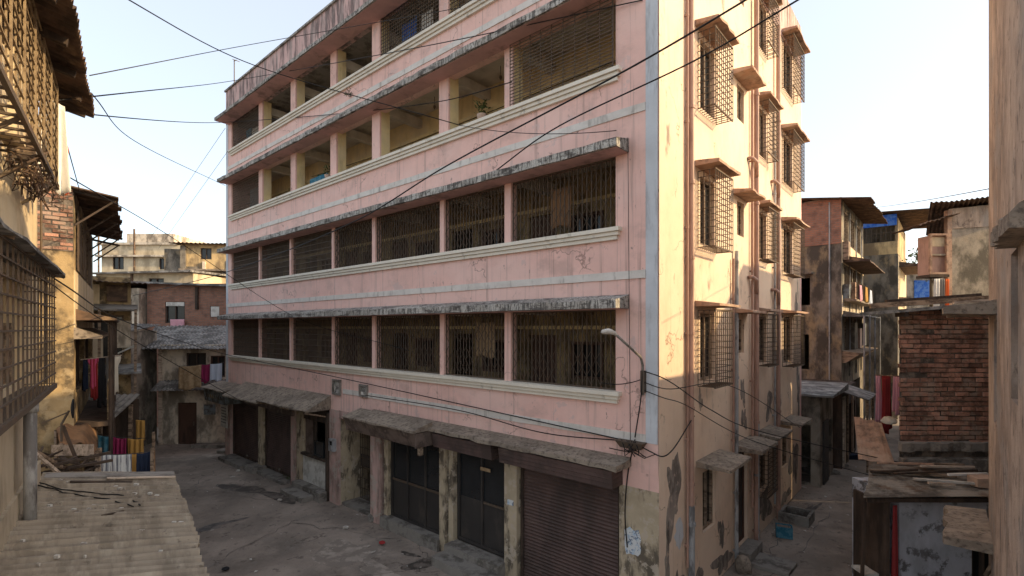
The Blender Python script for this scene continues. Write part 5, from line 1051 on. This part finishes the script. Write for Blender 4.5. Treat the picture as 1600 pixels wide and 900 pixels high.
# small trees above the end of the alley
def tree(name, label, x, y, h0, h1, wd, seed):
    t = thing(name, label, 'tree', (x, y, 0)); r = random.Random(seed); m = MB()
    m.tube([(0, 0, -.1), (.05, .05, h0 * .5), (-.05, 0, h0), (0, .1, h1 * .9)], [.16, .13, .09, .03], 7)
    tips = []
    for k in range(9):
        z = r.uniform(h0 * .8, h1 * .85); a = r.uniform(0, 6.28); q = Vector((math.cos(a) * wd * r.uniform(.4, .9), math.sin(a) * wd * r.uniform(.4, .9), z + r.uniform(.3, .9))); m.tube([(0, 0, z - .3), (q.x * .5, q.y * .5, (z + q.z) / 2), q], [.05, .035, .012], 5); tips.append(q)
    m.build('trunk', 'bark', t); c = MB()
    for q in tips:
        for k in range(130):
            d_ = Vector((r.gauss(0, 1), r.gauss(0, 1), r.gauss(0, .8))) * wd * .3; p_ = q + d_; a = Vector((r.uniform(-1, 1), r.uniform(-1, 1), r.uniform(-1, 1))).normalized() * r.uniform(.06, .13); b = a.cross(Vector((r.uniform(-1, 1), r.uniform(-1, 1), r.uniform(-1, 1)))).normalized() * .05
            c.add([p_ - a, p_ + b, p_ + a, p_ - b], [(0, 1, 2, 3)])
    c.build('crown', 'foliage', t); return t
tree('small_tree', 'small leafy tree rising beside the balcony box at the alley end', 26.5, 31.5, 8, 12.2, 1.3, 5)
tree('small_tree', 'tree top showing above the far grey shack roof', 35.2, 44.5, 9, 13.0, 1.6, 6)
# ------------------------------------------------------------------ small things on the street and in the alley
rock('boulder', 'grey stone by the pink pillar of the entrance', 'stone', gpt(584, 812), .2, .16, .16, 'concrete', 1)
rock('rubbish_sack', 'pale rubbish sack at the foot of the end wall pipes', 'sack', alley(3.9, .3), .2, .18, .28, 'ledge', 2)
tb = thing('stone_trough', 'low concrete trough by the last drain pipes of the end wall', 'trough', alley(8.2, .5), PR)
m = MB(); m.box(-.35, .45, -.4, -.32, -.1, .28); m.box(-.35, .45, .32, .4, -.1, .28); m.box(-.35, -.27, -.32, .32, -.1, .28); m.box(.37, .45, -.32, .32, -.1, .28); m.box(-.27, .37, -.32, .32, -.1, .05); m.build('trough_body', 'concrete', tb)
c_ = thing('blue_crate', 'small blue crate on the ground by the end wall', 'crate', alley(6.7, .55), PR + .3)
m = MB(); m.frame(-.2, .2, 0, .3, -.15, -.13, .03); m.frame(-.2, .2, 0, .3, .13, .15, .03); m.box(-.2, -.18, -.13, .13, .0, .3); m.box(.18, .2, -.13, .13, .0, .3); m.box(-.18, .18, -.13, .13, 0, .02); m.box(-.17, .17, -.139, -.135, .03, .27); m.build('crate_body', 'cloth_teal', c_)
mh = thing('manhole_slab', 'cracked square manhole slab in the alley floor', 'manhole', gpt(1207, 882), PR)
MB().slab(-.45, .45, -.4, .4, -.1, .05, 6, .03).build('slab', 'concrete', mh)
for k, (lab, u, v, sx, sy) in enumerate([('loose flat stone slab near the alley sheds', 1298, 726, .5, .4), ('flat broken slab in the middle of the alley', 1282, 737, .6, .35)]): tag(MB().slab(-sx, sx, -sy, sy, -.1, .09, 5, .06, r=random.Random(k)).build('stone_slab', 'concrete', None, False, gpt(u, v)), lab, 'slab')
bk = thing('white_bucket', 'pale bucket standing before the plank stall in the alley', 'bucket', gpt(1322, 697)); MB().tube([(0, 0, 0), (0, 0, .42)], [.2, .26], 12).build('bucket_body', 'white_board', bk, True); MB().tube([(0, 0, .42), (0, 0, .45)], .28, 12).build('rim', 'pipe_grey', bk)
tag(MB().slab(-.7, .7, -.5, .5, -.1, .16, 5, .06).build('tarpaulin', 'cloth_navy', None, False, gpt(1312, 713)), 'dark blue tarpaulin heaped on the alley floor', 'tarpaulin')
r = random.Random(15); m = MB()
for (u0, u1, v0, v1, n) in ((300, 700, 740, 895, 34), (1190, 1360, 720, 895, 40), (260, 420, 700, 760, 14)):
    for k in range(n):
        p_ = gpt(r.uniform(u0, u1), r.uniform(v0, v1)); a = r.uniform(0, 3.1); s_ = r.uniform(.015, .06) * (1 if r.random() < .85 else 1.8); z = ground_h(p_.x, p_.y) + .012
        c, q = math.cos(a) * s_, math.sin(a) * s_; m.add([(p_.x - c, p_.y - q, z), (p_.x + q * .6, p_.y - c * .6, z + .012), (p_.x + c, p_.y + q, z + .004), (p_.x - q * .6, p_.y + c * .6, z + .015)], [(0, 1, 2, 3)])
gr = MB(); r2 = random.Random(77)
for k in range(900):
    if k % 3: x, y = r2.uniform(-20.5, -.2), -abs(r2.gauss(0, .35)) - .02
    else: x, y = abs(r2.gauss(0, .3)) + .02, r2.uniform(.2, 11.5)
    p_ = pw(x, y, 0); s_ = r2.uniform(.008, .032); z = ground_h(p_.x, p_.y)
    pts = [Vector((p_.x + r2.uniform(-1, 1) * s_, p_.y + r2.uniform(-1, 1) * s_, z + r2.uniform(-.2, .9) * s_)) for _ in range(4)]
    gr.add(pts, [(0, 1, 2), (0, 3, 1), (1, 3, 2), (2, 3, 0)])
tag(gr.build('grit', 'concrete'), 'grit and crumbled plaster gathered along the foot of the walls', None, None, 'stuff')
tag(m.build('litter', 'litter'), 'pale scraps of litter scattered over the street and alley', None, None, 'stuff')
for lab, u, v, mt in (('red and white crumpled wrapper on the street before the black doors', 597, 849, 'cloth_red'), ('white paper scrap near the entrance step', 540, 825, 'litter'), ('white plastic bag scrap on the far street', 372, 736, 'litter'), ('white wrapper by the shop step', 437, 782, 'litter'), ('black plastic bag at the bottom edge of the street', 352, 890, 'cloth_black'), ('second black bag near the corrugated roof', 308, 868, 'cloth_black')):
    p_ = gpt(u, v); rock('crumpled_bag' if 'bag' in lab else 'wrapper', lab, 'litter', p_, .09, .07, .05, mt, int(u))
# weeds growing on the facade and by the shop step
def weed(label, p, n, ln, seed, down=False):
    r = random.Random(seed); m = MB()
    for k in range(n):
        a = r.uniform(0, 6.28); d_ = Vector((math.cos(a) * .7, math.sin(a) * .7, r.uniform(-.6, .9))); q = Vector(p) + d_ * r.uniform(.3, 1) * ln
        m.bar(p, q, .006)
        for j in range(3):
            c = Vector(p).lerp(q, r.uniform(.5, 1)); e = Vector((r.uniform(-1, 1), r.uniform(-1, 1), r.uniform(-1, 1))).normalized() * .03; f_ = e.cross(Vector((.3, .2, 1))).normalized() * .015; m.add([c - e, c + f_, c + e, c - f_], [(0, 1, 2, 3)])
    return tag(m.build('weed', 'foliage'), label, 'weed')
weed('dry weed sprouting from the band under the top floor columns', onF(545, 147, .1), 26, .32, 3); weed('small green weed growing beside the shop step', gpt(449, 753) + Vector((0, 0, .1)), 24, .3, 4)

# ------------------------------------------------------------------ belongings on the open corridors
def pth(x, y, z): return pw(x, y, z)
for k, (x0, x1, y, z, dr, mt, lab) in enumerate([(-19.8, -19.2, .5, 14.6, .8, 'teal', 'teal cloth drying behind the top left balcony grille'), (-19.1, -18.2, .5, 14.5, .6, 'offwhite', 'off white cloth drying behind the top left balcony grille'), (-19.6, -18.8, .6, 11.9, .9, 'grey', 'grey cloth drying behind the left grille one floor below the top'), (-18.6, -17.7, .6, 11.8, .7, 'offwhite', 'off white cloth behind the left grille one floor below the top'), (-8.3, -7.6, .5, 14.75, .95, 'blue', 'bright blue cloth drying behind the top floor grille'), (-7.4, -6.9, .5, 14.7, .8, 'white', 'white cloth drying beside the bright blue cloth on the top floor'), (-14.3, -13.7, 1.0, 11.6, .85, 'green', 'dark green cloth hanging in the open corridor by a column'), (-2.9, -2.3, .6, 8.9, .9, 'brown', 'brown cloth behind the right hand grille of the second row'), (-5.4, -4.7, .7, 5.9, .9, 'tan', 'tan cloth behind the folding grille of the lowest row')]):
    cloth('washing', lab, pth(x0, y, z), pth(x1, y, z), dr, mt, 2.5, .035, .03, 'washing', 'washing in the corridors', 0, 130 + k)
tag(MB().hexa([(-13.6, .3, 10.72), (-12.4, .3, 10.72), (-12.4, .36, 10.72), (-13.6, .36, 10.72), (-13.6, .34, 11.15), (-12.4, .34, 11.15), (-12.4, .4, 11.15), (-13.6, .4, 11.15)]).build('leaning_board', 'cloth_teal', None, False, None), 'dull green board leaning on the open corridor parapet', 'board')
lb = bpy.data.objects['leaning_board']; lb.location = (2.66, 9.03, 0); lb.rotation_euler = (0, 0, PR)
def pot(label, x, y, z, seed):
    t = thing('potted_plant', label, 'potted plant', pth(x, y, z)); MB().tube([(0, 0, 0), (0, 0, .2)], [.09, .13], 10).build('pot', 'shade_red', t, True)
    r = random.Random(seed); m = MB()
    for k in range(60):
        a = r.uniform(0, 6.28); q = Vector((math.cos(a) * r.uniform(.02, .2), math.sin(a) * r.uniform(.02, .2), .2 + r.uniform(.02, .3))); e = Vector((r.uniform(-1, 1), r.uniform(-1, 1), r.uniform(-.3, 1))).normalized() * .06; f_ = e.cross(Vector((.3, .2, 1))).normalized() * .025; m.add([q - e, q + f_, q + e, q - f_], [(0, 1, 2, 3)])
    m.build('leaves', 'foliage', t)
pot('potted plant on the open corridor ledge beside the green board', -11.9, .12, 10.72, 3); pot('potted plant on the ledge left of the large right hand grille', -4.6, .12, 10.72, 4)
for k, (x, z) in enumerate([(-7.3, 12.45), (-12.4, 12.45), (-4.7, 12.45)]):
    f_ = thing('hanging_bulb', ['dark bulb hanging from the corridor ceiling behind the widest open bay', 'dark bulb hanging from the corridor ceiling behind the green board', 'dark bulb hanging from the corridor ceiling left of the large right hand grille'][k], 'light', pth(x, .9, z)); MB().tube([(0, 0, 0), (0, 0, -.25)], .008, 5).build('flex', 'cable', f_); MB().tube([(0, 0, -.25), (0, 0, -.3), (0, 0, -.36)], [.03, .04, .015], 8).build('bulb', 'iron', f_)
cable(pw(-16, 1.6, 12.0), pw(-1, 1.6, 11.85), .15, .01, 'wire stapled along the corridor wall behind the open columns', [pw(-10, 1.62, 11.8)], 'cable', None, 'wall_wire')
# locks, hasps and bills on the shopfronts
for k, (x, y, z) in enumerate([(-18.6, .08, .3), (-15.5, .08, .3), (-2.1, .06, .28)]):
    p_ = thing('padlock', ['padlock on the leftmost roller shutter', 'padlock on the second roller shutter from the left', 'padlock on the large roller shutter by the corner'][k], 'padlock', pw(x, y, z), PR); MB().box(-.035, .035, -.02, .02, -.06, .01).build('body', 'lamp_metal', p_); MB().tube([(-.025, 0, .01), (-.025, 0, .05), (0, 0, .065), (.025, 0, .05), (.025, 0, .01)], .006, 5).build('shackle', 'iron', p_)
mb_ = thing('meter_box', 'small grey electric meter box on the pier beside the iron gate', 'meter box', pw(-11.25, -.03, 1.7), PR); MB().box(-.14, .14, -.12, 0, 0, .4).build('box', 'pipe_grey', mb_); MB().box(-.07, .07, -.125, -.12, .2, .33).build('dial_window', 'glass', mb_)
